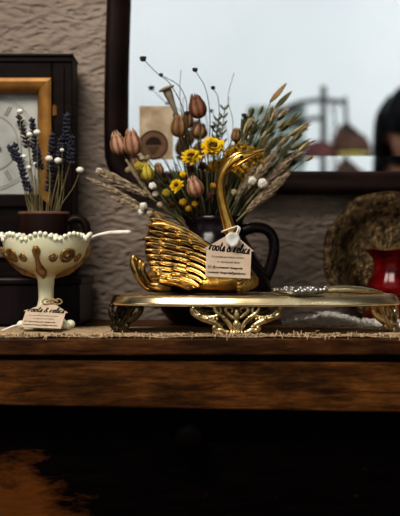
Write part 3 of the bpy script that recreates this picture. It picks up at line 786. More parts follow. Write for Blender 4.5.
# wings: layered feathers over a curved wing plate
def feather(mb, a, b, bend, w, y0, y1, side):
    """vane from root a to tip b, bowed, roof-shaped with a raised quill and a low trailing edge"""
    A = P(a[0],a[1],0); B = P(b[0],b[1],0); d = B-A; nrm = Vector((-d.z,0,d.x)).normalized()
    if nrm.z < 0: nrm = -nrm
    nu, nv = 16, 11; o = len(mb.v)
    def fn(u,v):
        c = A.lerp(B,u)+nrm*(bend*.001*math.sin(PI*u)+.0022*u**4); c.y = y0+(y1-y0)*u
        env = min(1,.55+u*1.2)*(1 if u < .72 else math.sqrt(max(.0,1-((u-.72)/.285)**2)))
        k = (v-.5)*2; ww = w*.001*max(.03,env)
        c = c+nrm*(k*ww)
        h = .0030*(1-(.5-.5*k))+.0011*math.exp(-(k/.16)**2)*(1-u*.6)+.00035*math.cos((k*3+u*9)*6)   # leading edge high, quill ridge, barbs
        c.y += side*h; return c
    mb.grid(fn, nu, nv)
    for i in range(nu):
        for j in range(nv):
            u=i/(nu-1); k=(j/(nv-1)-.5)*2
            mb.c[o+i*nv+j] = max(0,min(1,.52+.42*k+.30*math.exp(-(k/.18)**2)+.25*(u-.5)))  # colour darker towards the lower edge, brighter along quill and tip
for sg in (-1, 1):
    t = 'wing'
    m = MB(); Y = lambda y: sg*y
    # backing plate
    outline = [(212,247),(200,240),(188,233.5),(176,228),(163,225),(153,225.5),(149,233),(147,243),(147,254),(150,264),(158,273),(172,279),(190,282),(206,280),(216,268),(218,256)]
    cpt = (190,258); rows = 7
    vs = [P(cpt[0],cpt[1],0)+Vector((0,Y(.034),0))]; fs=[]
    for r in range(1, rows+1):
        for (a,b) in outline:
            f = r/rows; x = cpt[0]+(a-cpt[0])*f; z = cpt[1]+(b-cpt[1])*f
            p = P(x,z,0); p.y = Y(.030-.006*f*f+.004*math.sin(f*3)); vs.append(p)
    no = len(outline)
    for i in range(no): fs.append((0,1+i,1+(i+1)%no))
    for r in range(rows-1):
        for i in range(no):
            a=1+r*no+i; b=1+r*no+(i+1)%no; fs.append((a,a+no,b+no,b))
    m.add(vs,fs); wg = m.build('wing', 'swan', sw, solid=.0025)
    m = MB()
    tips = [(151.5,223.2),(148.8,229.5),(147,236.5),(146,244),(146.2,251.5),(147.5,259),(150,266.5),(153.5,273.5),(159,280)]
    roots = [(210,247),(210,253),(209.5,259),(208,265),(206,271),(203,276.5),(199,281),(195,285),(192,288.5)]
    def row(f, shift, w, yy, idx, bend):
        for i in idx:
            k = min(int(i), 7); t = i-k
            a = [roots[k][q]+(roots[k+1][q]-roots[k][q])*t for q in (0,1)]; b_ = [tips[k][q]+(tips[k+1][q]-tips[k][q])*t for q in (0,1)]
            tipx = a[0]+(b_[0]-a[0])*f; tipz = a[1]+(b_[1]-a[1])*f
            feather(m, (a[0]+shift, a[1]+shift*.45), (tipx+random.uniform(-2.6,2.6), tipz+random.uniform(-1.3,1.3)), bend, w*random.uniform(.92,1.08), Y(yy-.0030), Y(yy), sg)
    row(1.0, 0, 3.7, .0325, [8,7.2,6.4,5.6,4.8,4,3.2,2.4,1.6,.8,0], 3.4)
    row(.80, 1, 3.1, .0345, [7.7,6.9,6.1,5.2,4.4,3.6,2.8,2,1.2,.4], 3.2)
    row(.58, 2, 3.1, .0372, [7.4,6.6,5.8,4.9,4.1,3.3,2.5,1.6,.8,.1], 2.8)
    row(.34, 4, 3.0, .0398, [6.9,6,5.1,4.2,3.3,2.4,1.5,.6], 2.0)
    m.build('feathers', 'feather', wg, solid=.0008)
    # leading edge rib
    m = MB(); pt = bez([P(152,224,Y(.034)),P(164,224.6,Y(.035)),P(178,229,Y(.036)),P(192,236,Y(.037)),P(206,244,Y(.037)),P(216,253,Y(.034)),P(222,263,Y(.028))],5)
    m.tube(pt, interp([.0012,.0019,.0021,.0023,.0028,.0030,.0018],len(pt)), 8); m.build('leading_edge', 'swan', wg)
# breast feathers: small overlapping scales
m = MB()
for i in range(9):
    for j in range(4):
        u = .74+.028*i; v = .51+.045*j+(.022 if i % 2 else 0)
        p = hull(u,v); m.ball(p, (.0042,.0016,.0032), 7, 5)
m.build('breast_scales', 'swan', sw)
# tail: upturned curled feathers at the left
m = MB()
for (dx,dz,y,r) in ((0,0,-.010,1),(3.2,2.5,.004,.95),(6.5,5,-.020,.95),(10,8,-.024,.9)):
    pt = bez([P(160+dx,288,y*.8),P(149+dx,286,y),P(140.5+dx,278+dz*.8,y),P(134.5+dx,268+dz,y),P(132.6+dx,261+dz,y),P(134+dx,256.8+dz,y),P(136.8+dx,258+dz,y)],5)
    m.tube(pt, interp([.005*r,.0058*r,.005*r,.0038*r,.0030*r,.0028*r,.0020*r],len(pt)), 10, flat=1.3)
m.build('tail', 'swan', sw)

# ------------------------------------------------------------------ tag on the swan's neck
yt = -.046
ta = thing('price_tag', 'house-shaped kraft paper tag hanging from the gold swan neck', 'tag', P(228,262,yt))
bl = P(205.2,276.3,yt); br = P(250.2,278.6,yt)
T1 = plane_map(bl, br, Vector((0,.16,1)))
house_tag(ta, T1)
m = MB(); c = P(232.6,239.5,-.0455); 
n=28; vs=[]; fs=[]; pr=[(.1,-.0016),(.6,-.0018),(.86,-.0024),(.96,-.0016),(1,0),(.96,.0012)]
for k,(r,yy) in enumerate(pr):
    for i in range(n):
        a=2*PI*i/n; rr=r*.0070*(1+.05*math.sin(3*a)+.03*math.sin(7*a+1)); vs.append(c+Vector((rr*math.cos(a), yy, rr*math.sin(a)*1.02)))
for k in range(len(pr)-1):
    for i in range(n): j=(i+1)%n; fs.append((k*n+i,k*n+j,(k+1)*n+j,(k+1)*n+i))
fs += [tuple(range(n)), tuple((len(pr)-1)*n+i for i in range(n))]
m.add(vs,fs); m.build('wax_seal', 'wax', ta)
m = MB()
m.tube(bez([P(233,237,-.040),P(237.5,231,-.034),P(238,226.5,-.020),P(235,227,-.009),P(229,229,-.0085),P(223.5,231,-.006),P(222,232,.003),P(228,230.5,.010),P(235.5,228,.009),P(238.6,227,-.004),P(239.8,229.5,-.022),P(237,236,-.040)],6), .00085, 6)
m.build('string', 'string', ta)

# tag leaning at the compote foot
tb = thing('price_tag', 'house-shaped kraft paper tag leaning on the foot of the glass bowl', 'tag', P(40,332,-.035))
y0 = -.018
bl = P(20.3,331.2,y0); br = P(60.8,335.0,y0-.004); dz = ZT+.0032-min(bl.z,br.z); bl.z += dz; br.z += dz
br.z = bl.z-.0015
T2 = plane_map(bl, br, Vector((.34,1.35,1)))
house_tag(tb, T2, -.02)
m = MB(); k = T2(27,42.5,1.2)
m.tube(bez([k+Vector((-.006,-.001,.001)),k+Vector((0,-.001,.0035)),k+Vector((.006,-.001,.001))],5), .0013, 6)
for sg in (-1,1):
    m.tube(bez([k, k+Vector((sg*.006,-.001,.004)), k+Vector((sg*.010,-.001,.001)), k+Vector((sg*.006,-.001,-.0015)), k],5), .0009, 6)
m.ball(k, .0019, 8, 6)
m.build('twine_bow', 'twine', tb)
m = MB(); e = T2(0,2,.6)
m.tube(bez([e, e+Vector((-.006,-.004,-.0005)), Vector((e.x-.018, e.y-.006, ZT+.0030))],5), .0010, 6); m.build('string', 'string', tb)

# ------------------------------------------------------------------ hand mirror on the tray
hy = -.050; hs = S(hy)
hm = thing('hand_mirror', 'ornate silver and brass hand mirror lying flat on the right of the tray', 'hand mirror', P(300,293,hy))
hc = P(300,0,hy); hz = TZ+.0008
m = MB(); m.lathe([(.010,0),(.020,.0004),(.0255,.0022),(.0262,.0036),(.0245,.0052),(.018,.0060),(.010,.0068),(.004,.0076),(.001,.0078)], (hc.x,hc.y,hz), 40)
hd = m.build('mirror_back', 'silver', hm)
m = MB()
for i in range(26):
    a=2*PI*i/26; m.ball((hc.x+.0248*math.cos(a), hc.y+.0248*math.sin(a), hz+.0046), (.0026,.0026,.0017), 7, 5)
for i in range(12):
    a=2*PI*i/12; m.ball((hc.x+.014*math.cos(a), hc.y+.014*math.sin(a), hz+.0064), (.0028,.0020,.0012), 7, 5)
m.build('embossed_border', 'silver', hm)
m = MB()
pt = bez([Vector((hc.x+.022,hc.y,hz+.0040)), Vector((hc.x+.032,hc.y+.003,hz+.0046)), Vector((hc.x+.048,hc.y+.008,hz+.0044)), Vector((hc.x+.066,hc.y+.014,hz+.0030)), Vector((hc.x+.082,hc.y+.020,hz+.0014))],6)
m.tube(pt, interp([.0030,.0036,.0040,.0034,.0012],len(pt)), 12, flat=1.9)
hb = m.build('handle', 'brass', hm)
m = MB(); m.ball((hc.x+.026,hc.y+.001,hz+.0046), (.0050,.0055,.0036), 10, 7); m.build('collar', 'silver', hm)

# ------------------------------------------------------------------ dark pitcher
PY = .150; ps = S(PY); pxc = 214
pc = P(pxc,0,PY); pz = lambda py: ZC+(258-py)*ps
PP = [(36,326),(42,325),(47,321),(53,313),(57,303),(58,293),(55,282),(48,268),(39,252),(32,240),(28.5,231),(29.5,224),(31,219.5)]
zo = ZT+.0016-pz(326)
pt_ = thing('dark_pitcher', 'dark plum glazed pitcher with looped handle, holding the dried bouquet', 'pitcher', (pc.x, PY, ZT+.0015))
prof = [(r*ps, pz(y)+zo) for r,y in PP] + [((r-2.2)*ps, pz(y)+zo) for r,y in reversed(PP[2:])] 
nP = len(PP)
def pmod(k,a,r,z):
    d = abs(k-(nP-.5))
    if d < 3.6:
        f = 1-(d-.5)/3.3; f = max(0,min(1,f))
        c = math.cos(a-PI*.97)
        if c > 0: r += (c**4)*10.5*ps*f; z += (c**6)*1.5*ps*f
    return r,z
m = MB(); m.lathe(prof, (pc.x,PY,0), 64, pmod); m.build('pitcher_body', 'pitcher', pt_)
m = MB(); pt = bez([P(238,234,PY),P(246,229.5,PY),P(256,227.5,PY),P(266,229.5,PY),P(273,238,PY),P(274,251,PY),P(270.5,266,PY),P(264.5,280,PY),P(258,291,PY),P(253,298,PY)],6)
m.tube(pt, interp([.0072,.0066,.0062,.0060,.0060,.0062,.0064,.0066,.007,.0066],len(pt)), 12, flat=1.35); m.build('handle', 'pitcher', pt_)

# ------------------------------------------------------------------ dried bouquet in the pitcher
BQ = 'dried bouquet in the dark pitcher'
mouth = lambda: Vector((pc.x+random.uniform(-.024,.024)-.004, PY+random.uniform(-.020,.020), pz(236)))
def stem_to(px, py, y, bend=0.12, rootdrop=True):
    e = P(px,py,y); mo = mouth(); mo.x = pc.x-.004+max(-.022,min(.022,(e.x-pc.x)*.3))+random.uniform(-.006,.006)
    root = Vector((pc.x+(mo.x-pc.x)*-.3, PY, pz(285)))
    mid = mo.lerp(e,.5)+Vector((-(e.x-mo.x)*bend*.5,0,abs(e.x-mo.x)*bend))
    return [root, mo, mid, e]
def d_end(path): return (path[-1]-path[-4]).normalized()

def pod(label, px, py, y, r, h, mat='pod', name='seed_pod', axis=None, crown=True):
    pts = stem_to(px, py+h*.8, y); t, path = stem_thing(name, label, 'seed pod', pts, .0011, BQ, 'stem')
    ax = Vector(axis) if axis else (d_end(path)+Vector((0,0,.6))).normalized()
    s = S(y); c = path[-1]+ax*h*s*.85
    m = MB(); m.ball(c, (r*s,r*s,h*s), 24, 12, axis=ax, mod=lambda a,p: (1+.11*math.cos(6*a))*(1-.16*math.sin(p)))
    for i_ in range(len(m.v)):
        if i_ == 0 or i_ == len(m.v)-1: m.c[i_] = .3
        else:
            j_ = (i_-1)//24; a_ = 2*PI*((i_-1) % 24)/24
            m.c[i_] = max(0,min(1,.62+.5*math.cos(6*a_)+random.uniform(-.25,.25)-.25*(j_/10)))
    pd = m.build('pod', mat, t)
    q = Vector((0,0,1)).rotation_difference(ax).to_matrix()
    m = MB()
    for k in range(6):
        a = 2*PI*k/6+PI/6
        m.tube([c+q@Vector((r*s*.93*math.cos(ph)*(1-.13*math.sin(ph))*math.cos(a), r*s*.93*math.cos(ph)*(1-.13*math.sin(ph))*math.sin(a), h*s*math.sin(ph))) for ph in [(-1.1+.28*i) for i in range(9)]], .00032, 4)
    m.build('rib', 'pod_rib', pd)
    if crown:
        m = MB()
        for k in range(8):
            a = 2*PI*k/8
            lk = random.uniform(.9,1.15)
            m.tube([c+q@Vector((r*s*.62*math.cos(a),r*s*.62*math.sin(a),h*s*.62)), c+q@Vector((r*s*.50*math.cos(a),r*s*.50*math.sin(a),h*s*.92)), c+q@Vector((r*s*.40*math.cos(a),r*s*.40*math.sin(a),h*s*1.15*lk))], [.0014,.0013,.0003], 5)
            for i_ in range(len(m.v)): m.c.setdefault(i_, random.uniform(.45,1))
        m.build('crown', mat, t)
PODS = [
 ('pinkish tan seed pod furthest left in the bouquet', 120.5,145, .125, 7.5,11,'pod_pink',(-.25,0,1)),
 ('large pinkish seed pod beside the kraft card, second from left', 134,144, .118, 8.5,12.5,'pod_pink',(-.15,0,1)),
 ('tan seed pod right of the kraft card, under the trumpet pod', 179,127, .125, 7.8,11,'pod',(0,0,1)),
 ('rust-red seed pod standing highest of the pods', 199.5,108, .130, 8.2,11.5,'pod_rust',(-.22,0,1)),
 ('tan seed pod low in front, above the pitcher rim', 198,188, .110, 7.8,10,'pod_pink',(-.35,0,1)),
 ('yellowish tan seed pod below the left pair', 148.5,173, .115, 6.4,8.5,'olive',(-.2,0,1)),
 ('small brown seed pod between the tan and rust pods', 187,121, .150, 5.5,8,'pod',(.1,0,1)),
 ('round brown seed pod under the rust-red pod', 198,132, .140, 7.5,7.5,'pod',(.2,0,1)),
 ('dull brown seed pod low at the left of the pitcher mouth', 161,218, .105, 6.4,7.0,'pod',(-.6,0,.7)),
 ('small pale seed pod left of the ochre flower cluster', 235.5,136, .150, 4.8,6.5,'pod',(.1,0,1)),
 ('small brown bud beneath the large pinkish pod', 138,163, .122, 5.2,7.5,'pod',(-.35,0,1)),
 ('small tan seed pod left of the low yellow bloom', 160,170, .145, 4.5,6,'pod',(-.2,0,1))]
for l,x,y_,y,r,h,mt,ax in PODS: pod(l,x,y_,y,r,h,mt,axis=ax)

def yellow_flower(label, px, py, y, r, face=(-.1,-1,.45)):
    pts = stem_to(px+1, py+5, y); e = P(px,py,y); pts[-1] = e+Vector((.001,.004,-.003))
    t, path = stem_thing('yellow_daisy', label, 'dried flower', pts, .0010, BQ, 'stem')
    ax = Vector(face).normalized(); q = Vector((0,0,1)).rotation_difference(ax).to_matrix(); s = S(y)
    m = MB()
    for (k0,rr,lift,w) in ((17,r,.15,.20),(15,r*.86,.55,.19),(12,r*.66,.95,.18)):
        for k in range(k0):
            a = 2*PI*k/k0+rr+random.uniform(-.2,.2); rl = rr*random.uniform(.78,1.08); lf = lift+random.uniform(-.2,.35); wv=random.uniform(.7,1.2)
            def fn(u,v):
                rad = rl*s*(.30+.72*u); ww = r*s*w*wv*math.sin(PI*min(1,.2+.68*u)); kk=(v-.5)*2
                return e+q@Vector((rad*math.cos(a)-kk*ww*math.sin(a), rad*math.sin(a)+kk*ww*math.cos(a), lf*r*s*(u-.35*u*u)*.8 - .12*r*s*(1-kk*kk)))
            m.grid(fn, 5, 4)
    m.build('petals', 'yellow', t, solid=.0005)
    m = MB(); m.ball(e+ax*r*s*.16, (r*s*.36,r*s*.34,r*s*.22), 12, 7, axis=ax)
    for k in range(18):
        a=k*2.4; rr=r*s*.36*math.sqrt(k/18); m.ball(e+q@Vector((rr*math.cos(a),rr*math.sin(a),r*s*.32)), r*s*.07, 5, 4)
    m.build('flower_eye', 'eye', t)
yellow_flower('wide yellow bloom with brown centre, topmost of the yellow flowers', 213,147.5, .105, 12.5, (.05,-1,.75))
yellow_flower('yellow bloom half hidden left of the topmost one', 191.5,157.5, .108, 10.5, (-.15,-1,.95))
yellow_flower('small yellow bloom low at the left of the bouquet', 177,186, .110, 7.5, (-.5,-1,.5))

def bud(label, px, py, y, r, mat, name='flower_bud', cat='dried flower', stem='stem', elong=1.0):
    pts = stem_to(px,py,y); t, path = stem_thing(name, label, cat, pts, .0008, BQ, stem); s=S(y)
    m = MB(); c=path[-1]; m.ball(c, r*s*.72, 10, 7)
    for k in range(34):
        z=1-2*(k+.5)/34; a=k*2.399; q=math.sqrt(1-z*z)
        d=Vector((q*math.cos(a),q*math.sin(a),z*elong)); m.ball(c+d*r*s*random.uniform(.62,.82), r*s*random.uniform(.22,.36), 6, 4)
    m.build('flower_head', mat, t)
for l,x,y_,y,r,mt in [
 ('olive yellow bud below the small yellow bloom', 166,193,.112,4.2,'olive'),
 ('bright yellow bud under the left yellow bloom', 183,174.5,.118,3.6,'yellow'),
 ('ochre bud above the pitcher rim, left of the low tan pod', 183,202.5,.112,4.2,'ochre'),
 ('ochre bud furthest right above the pitcher rim', 195,204,.116,3.6,'ochre'),
 ('ochre bud nearest to the pitcher rim', 188.5,209,.110,3.4,'ochre'),
 ('round yellow bud under the left seed pods', 138.5,166.5,.112,5.0,'olive'),
 ('ochre bud right of the topmost yellow bloom', 224,163,.122,5.5,'ochre'),
 ('ochre bud below the topmost yellow bloom', 214,166,.122,6.2,'ochre')]:
    bud(l,x,y_,y,r,mt)
for l,x,y_,y,r in [
 ('white puff flower left of the small yellow bloom', 152.5,186,.102,4.0),
 ('white puff flower low on the left, over the plumes', 143.5,206,.100,4.0),
 ('white puff flower lowest on the left side', 141,212,.104,3.4),
 ('white puff flower on the tip of the big left plume', 99,171,.110,3.2),
 ('white puff flower by the lower left plume tip', 155,194,.108,3.2),
 ('large white puff flower under the swan bill, right one', 262.5,183.5,.112,5.0),
 ('white puff flower under the swan bill, left one', 252.5,180.5,.108,4.2)]:
    bud(l,x,y_,y,r,'white_fl','puff_flower')

def dark_button(label, path_px, y, r):
    e = [P(a,b,y) for a,b in path_px]; mo = mouth()
    t, path = stem_thing('dark_button_stem', label, 'dried flower', [Vector((pc.x,PY,pz(285))), mo]+e, .00062, BQ, 'stem_dk')
    s=S(y); m = MB(); m.ball(path[-1], (r*s,r*s,r*s*.85), 10, 7)
    m.lathe([(r*s*.3,-.2*r*s),(r*s*1.15,.35*r*s),(r*s*.9,.75*r*s)], path[-1], 10); m.build('flower_head', 'stem_dk', t)
dark_button('dark round button on a thin arching stem, highest and furthest left', [(186,150),(184,112),(170,84),(158,74),(143,59)], .135, 3.2)
dark_button('small dark button just right of the highest one', [(188,150),(187,120),(186,100),(178,85),(161,75)], .128, 2.1)
dark_button('dark button on a thin stem above the rust-red pod', [(208,160),(210,120),(206,90),(195,70)], .140, 2.6)
dark_button('small dark button right of the rust-red pod', [(214,160),(219,120),(218,98),(213,88)], .145, 2.2)
dark_button('small dark button over the ochre cluster', [(232,160),(240,130),(244,115.5)], .150, 2.4)
dark_button('small dark button below the rust-red pod, right side', [(208,160),(211,145),(213,127)], .135, 2.4)
dark_button('small dark button above the tan pod', [(184,150),(188,125),(187,113)], .122, 2.2)

# trumpet shaped poppy capsule
pts = stem_to(178,116,.128); t, path = stem_thing('poppy_capsule', 'grey-brown trumpet-shaped capsule with a flat cap, above the tan pod', 'seed pod', pts, .0013, BQ, 'stem')
a = P(178,118,.128); b = P(167,90,.126); ax=(b-a).normalized(); q=Vector((0,0,1)).rotation_difference(ax).to_matrix(); L_=(b-a).length
m = MB()
prof = [(.0016,-.002),(.0022,L_*.25),(.0032,L_*.55),(.0044,L_*.8),(.0048,L_*.93),(.0044,L_)]
vs=[];n=16
for r,z in prof:
    for i in range(n): vs.append(a+q@Vector((r*(1+.06*math.cos(8*PI*2*i/n))*math.cos(2*PI*i/n), r*math.sin(2*PI*i/n), z)))
m.add(vs,[(k*n+i,k*n+(i+1)%n,(k+1)*n+(i+1)%n,(k+1)*n+i) for k in range(len(prof)-1) for i in range(n)]+[tuple(range(n)),tuple((len(prof)-1)*n+i for i in range(n))])
m.build('capsule', noise_mat('grey_brown_capsule',(.16,.13,.09),(.30,.26,.19),80,.8), t)
m = MB(); vs=[];n=20
pr=[(.0030,L_-.0005),(.0075,L_+.0004),(.0088,L_+.0020),(.0070,L_+.0032),(.002,L_+.0040)]
for r,z in pr:
    for i in range(n): vs.append(a+q@Vector((r*(1+.08*math.cos(10*2*PI*i/n))*math.cos(2*PI*i/n), r*math.sin(2*PI*i/n), z)))
m.add(vs,[(k*n+i,k*n+(i+1)%n,(k+1)*n+(i+1)%n,(k+1)*n+i) for k in range(len(pr)-1) for i in range(n)]+[tuple(range(n)),tuple((len(pr)-1)*n+i for i in range(n))])
m.build('cap', noise_mat('capsule_cap',(.20,.16,.11),(.40,.35,.27),80,.8), t)

# fluffy plumes
def plume(label, tip, base, y, w, y2=None, mat='plume', dens=1.0):
    a = P(*base,y); b = P(*tip, y2 if y2 is not None else y)
    mo = mouth(); mo.x = pc.x-.004+math.copysign(.018, a.x-pc.x)
    t, path = stem_thing('grass_plume', label, 'dried grass', [Vector((pc.x,PY,pz(285))), mo, a, b], .0011, BQ, 'straw')
    ax=(b-a).normalized(); L_=(b-a).length; o1=ax.orthogonal().normalized(); o2=ax.cross(o1)
    m = MB(); n=9
    core=[a.lerp(b,i/n) for i in range(n+1)]; s=S(y)
    prof_=[w*s*.55*math.sin(PI*(.1+.86*i/n))**.7 for i in range(n+1)]
    m.tube(core, prof_, 8)
    for i in range(int(330*dens)):
        u=random.random(); an=random.uniform(0,2*PI); d=o1*math.cos(an)+o2*math.sin(an)
        rr=w*s*math.sin(PI*(.1+.86*u))**.7
        p=a.lerp(b,u)+d*rr*.45; e=p+d*rr*random.uniform(.3,.62)+ax*rr*random.uniform(.9,1.6)
        m.tube([p,(p+e)/2+d*rr*.08,e],[.0007,.0006,.0002],3)
    m.build('plume', mat, t)
plume('thick beige grass plume sweeping far left towards the wall', (97,171),(148,196),.112,6.2,.105)
plume('slim pale plume just under the thick left plume', (87,178),(138,203),.106,3.4,.100)
plume('short brownish plume lowest on the left', (112,197),(152,214),.110,3.6,.102)
plume('beige plume pointing right beneath the oats, upper of three', (277,150),(247,190),.125,5.0,.120)
plume('beige plume at the right, longest of three beneath the oats', (297,151),(256,192),.130,5.4,.130)
plume('beige plume lowest on the right, over the mirror frame', (289,173),(246,212),.118,5.4,.115)
plume('greyish plume between the swan neck and the right plumes', (252,165),(236,205),.135,5.0,.130)
plume('thin straw plume crossing the left seed pods', (126,160),(152,198),.125,2.6,.120)

# ears and oats at the right
def ear(label, base, tip, y, w, mat, name='wheat_ear', n=7):
    a=P(*base,y); b=P(*tip,y); pts=stem_to(base[0],base[1],y)
    t,path=stem_thing(name,label,'dried grass',pts,.0007,BQ,'blade'); ax=(b-a).normalized(); o1=Vector((-ax.z,0,ax.x))
    m=MB(); s=S(y)
    for i in range(n):
        for sg in (-1,1):
            c=a.lerp(b,(i+.5)/n)+o1*sg*w*s*.34; kf=math.sin(PI*(.18+.74*(i+.5)/n)); c=a.lerp(b,(i+.5)/n)+o1*sg*w*s*.3*kf; m.ball(c,(w*s*.42*kf,w*s*.42*kf,w*s*.95),7,6,axis=(ax+o1*sg*.18))
    m.ball(b,(w*s*.22,w*s*.22,w*s*1.2),7,6,axis=ax)
    m.build('ear', mat, t)
ear('upper of two tan wheat ears standing clear against the mirror',(271,101),(284,86),.135,3.8,'ear_tan')
ear('lower of two tan wheat ears, olive brown, against the mirror',(276,107),(289,94),.130,3.8,'blade')
def oat(base, tip, y, w, mat, label, name='oat_spikelet'):
    a=P(*base,y); b=P(*tip,y+.004); pts=stem_to(base[0],base[1],y,.06)
    t,path=stem_thing(name,label,'dried grass',pts,.0006,BQ,'blade')
    d=b-a; ax=d.normalized(); o1=Vector((-ax.z,0,ax.x)); s=S(y); m=MB()
    for (off,k,dy) in ((0,1,0),(.22,.86,-.0012),(-.22,.82,.0012)):
        def fn(u,v):
            kk=(v-.5)*2; ww=w*s*math.sin(PI*(.06+.94*u)**.8)*.5
            p=a+d*k*u+o1*(off*d.length*u*.55+kk*ww); p.y+=dy+.0012*kk*kk; return p
        m.grid(fn,8,5)
    m.build('spikelet',mat,t,solid=.0004)
OB='green oat spikelet fanning out at the right of the bouquet'
for k in range(70):
    ang=random.uniform(.42,1.36); r0_=random.uniform(38,92); ox,oy=226,196
    x=ox+r0_*math.cos(ang)*1.12; y_=oy-r0_*math.sin(ang)*1.02
    l=random.uniform(9,19); a2=ang+random.uniform(-.35,.25)
    if y_-l*math.sin(a2) < 104 or x+l*math.cos(a2) > 318: continue
    oat((x,y_),(x+l*math.cos(a2),y_-l*math.sin(a2)),random.uniform(.120,.170),random.uniform(1.9,3.3),random.choice(['blade','blade','straw','plume','blade_dk']),OB)
for (b,t_,l,mt) in [((288,136),(312,124),'pale oat spikelet reaching furthest right in the upper fan','straw'),((290,150),(316,140),'pale oat spikelet reaching furthest right in the lower fan','blade'),
    ((283,128),(303,112),'green oat spikelet below the two wheat ears','blade'),((262,136),(272,116),'dark green upright oat leaf left of the wheat ears','blade_dk'),((255,122),(248,112),'thin pale oat tip above the ochre cluster','straw')]:
    oat(b,t_,.135,3.0,mt,l)
# small leafy sprigs and a wispy tendril
def sprig(label, pxs, y):
    e=[P(a,b,y) for a,b in pxs]; t,path=stem_thing('leafy_sprig',label,'dried sprig',[Vector((pc.x,PY,pz(285))),mouth()]+e,.0006,BQ,'stem'); m=MB()
    n0=int(len(path)*.55)
    for i in range(n0,len(path),2):
        for sg in (-1,1):
            c=path[i]; d=Vector((sg*.8,random.uniform(-.3,.3),1)).normalized(); m.ball(c+d*.004,(.0012,.0008,.0042),6,5,axis=d)
    m.build('leaves','blade',t)
sprig('small leafy sprig right of the rust-red pod',[(222,170),(222,135),(225,106)],.140)
sprig('small leafy sprig between rust-red pod and the ochre cluster',[(218,170),(216,140),(218,118)],.150)
sprig('small leafy sprig left of the oat fan',[(238,165),(248,140),(256,122)],.155)
t,path=stem_thing('wispy_tendril','hair-thin wavy tendril rising above the ochre cluster','dried grass',[Vector((pc.x,PY,pz(285))),mouth(),P(226,160,.15),P(233,125,.15),P(228,98,.15),P(234,73,.15)],.0005,BQ,'blade')
t,path=stem_thing('wispy_tendril','hair-thin straight stalk between the dark buttons','dried grass',[Vector((pc.x,PY,pz(285))),mouth(),P(183,120,.14),P(180,90,.14),P(181,70,.14)],.0005,BQ,'blade')
# ochre yarrow cluster behind the swan's head
pts=stem_to(243,170,.128); t,path=stem_thing('yarrow_head','broad ochre yellow flower cluster behind the swan head','dried flower',pts,.0012,BQ,'stem')
m=MB()
for i in range(230):
    a=random.uniform(0,2*PI); r=math.sqrt(random.random())
    x=241+21*r*math.cos(a)+2; y_=158+15*r*math.sin(a)+ (2 if x>245 else 0)
    m.ball(P(x,y_,.128+random.uniform(-.010,.010)), random.uniform(.0010,.0020), 6, 4)
for i in range(14):
    m.tube([path[-1]+Vector((0,0,-.012)), P(241+random.uniform(-16,16),158+random.uniform(-8,10),.128)], .0005, 4)
m.build('floret_cluster','ochre',t)
XF=[('tiny brown dried bloom left of the low tan pod',188,192,.120,3.0,'eye'),('tiny brown dried bloom under the small yellow bloom',172,205,.108,3.2,'eye'),
 ('brown dried bloom between the two upper yellow blooms',203,166,.125,4.2,'pod_rust'),('brown dried bloom under the left yellow bloom',191,169,.122,4.0,'pod_rust'),
 ('tan dried bloom just above the swan wing tip',150,214,.098,3.8,'plume'),('brown dried bloom between swan neck and low tan pod',210,196,.115,3.6,'pod_rust'),
 ('ochre dried bloom beside the swan neck, left side',213,186,.115,3.4,'ochre'),('tan dried bloom between the left plumes and the white puffs',160,205,.104,3.4,'plume'),
 ('cream dried bloom under the left pair of seed pods',128,170,.122,3.4,'straw'),('cream dried bloom just right of the left pair of pods',147,158,.130,3.2,'straw'),
 ('dark dried bloom left of the small yellow bloom',166,181,.120,3.4,'eye'),('pale dried bloom right of the swan neck',234,192,.118,3.2,'straw')]
for l,x,y_,y,r,mt in XF: bud(l,x,y_,y,r,mt,'dried_bloom')
# dark leafy filler
FL='dark green dried reed packed between the flowers in the pitcher'
for k in range(80):
    x=random.uniform(150,262); lim=150 if 168<x<240 else 170
    y_=random.uniform(lim,202); yy=random.uniform(.115,.185)
    e=P(x,y_,yy); mo=mouth(); mo.x=pc.x-.004+max(-.024,min(.024,(e.x-pc.x)*.5))
    path=bez([Vector((mo.x,PY,pz(260))),mo,mo.lerp(e,.5)+Vector((0,0,.006)),e],5); t=thing('dried_reed',FL,'dried grass',path[0],BQ)
    m=MB(); n=len(path); m.tube(path,[.0026*math.sin(PI*(.25+.74*i/(n-1)))+.0002 for i in range(n)],5,flat=.3); m.build('blade',random.choice(['blade_dk','blade_dk','blade_dk','blade']),t)
for k in range(40):
    ang=random.uniform(.35,2.7); r_=random.uniform(60,95)
    x=208+r_*math.cos(ang)*.95; y_=222-r_*math.sin(ang)*.95; yy=random.uniform(.12,.18)
    t,path=stem_thing('bare_stalk','bare thin stalk spread among the flowers in the pitcher','dried grass',stem_to(x,y_,yy,.08),.0008,BQ,random.choice(['blade','stem','straw']))

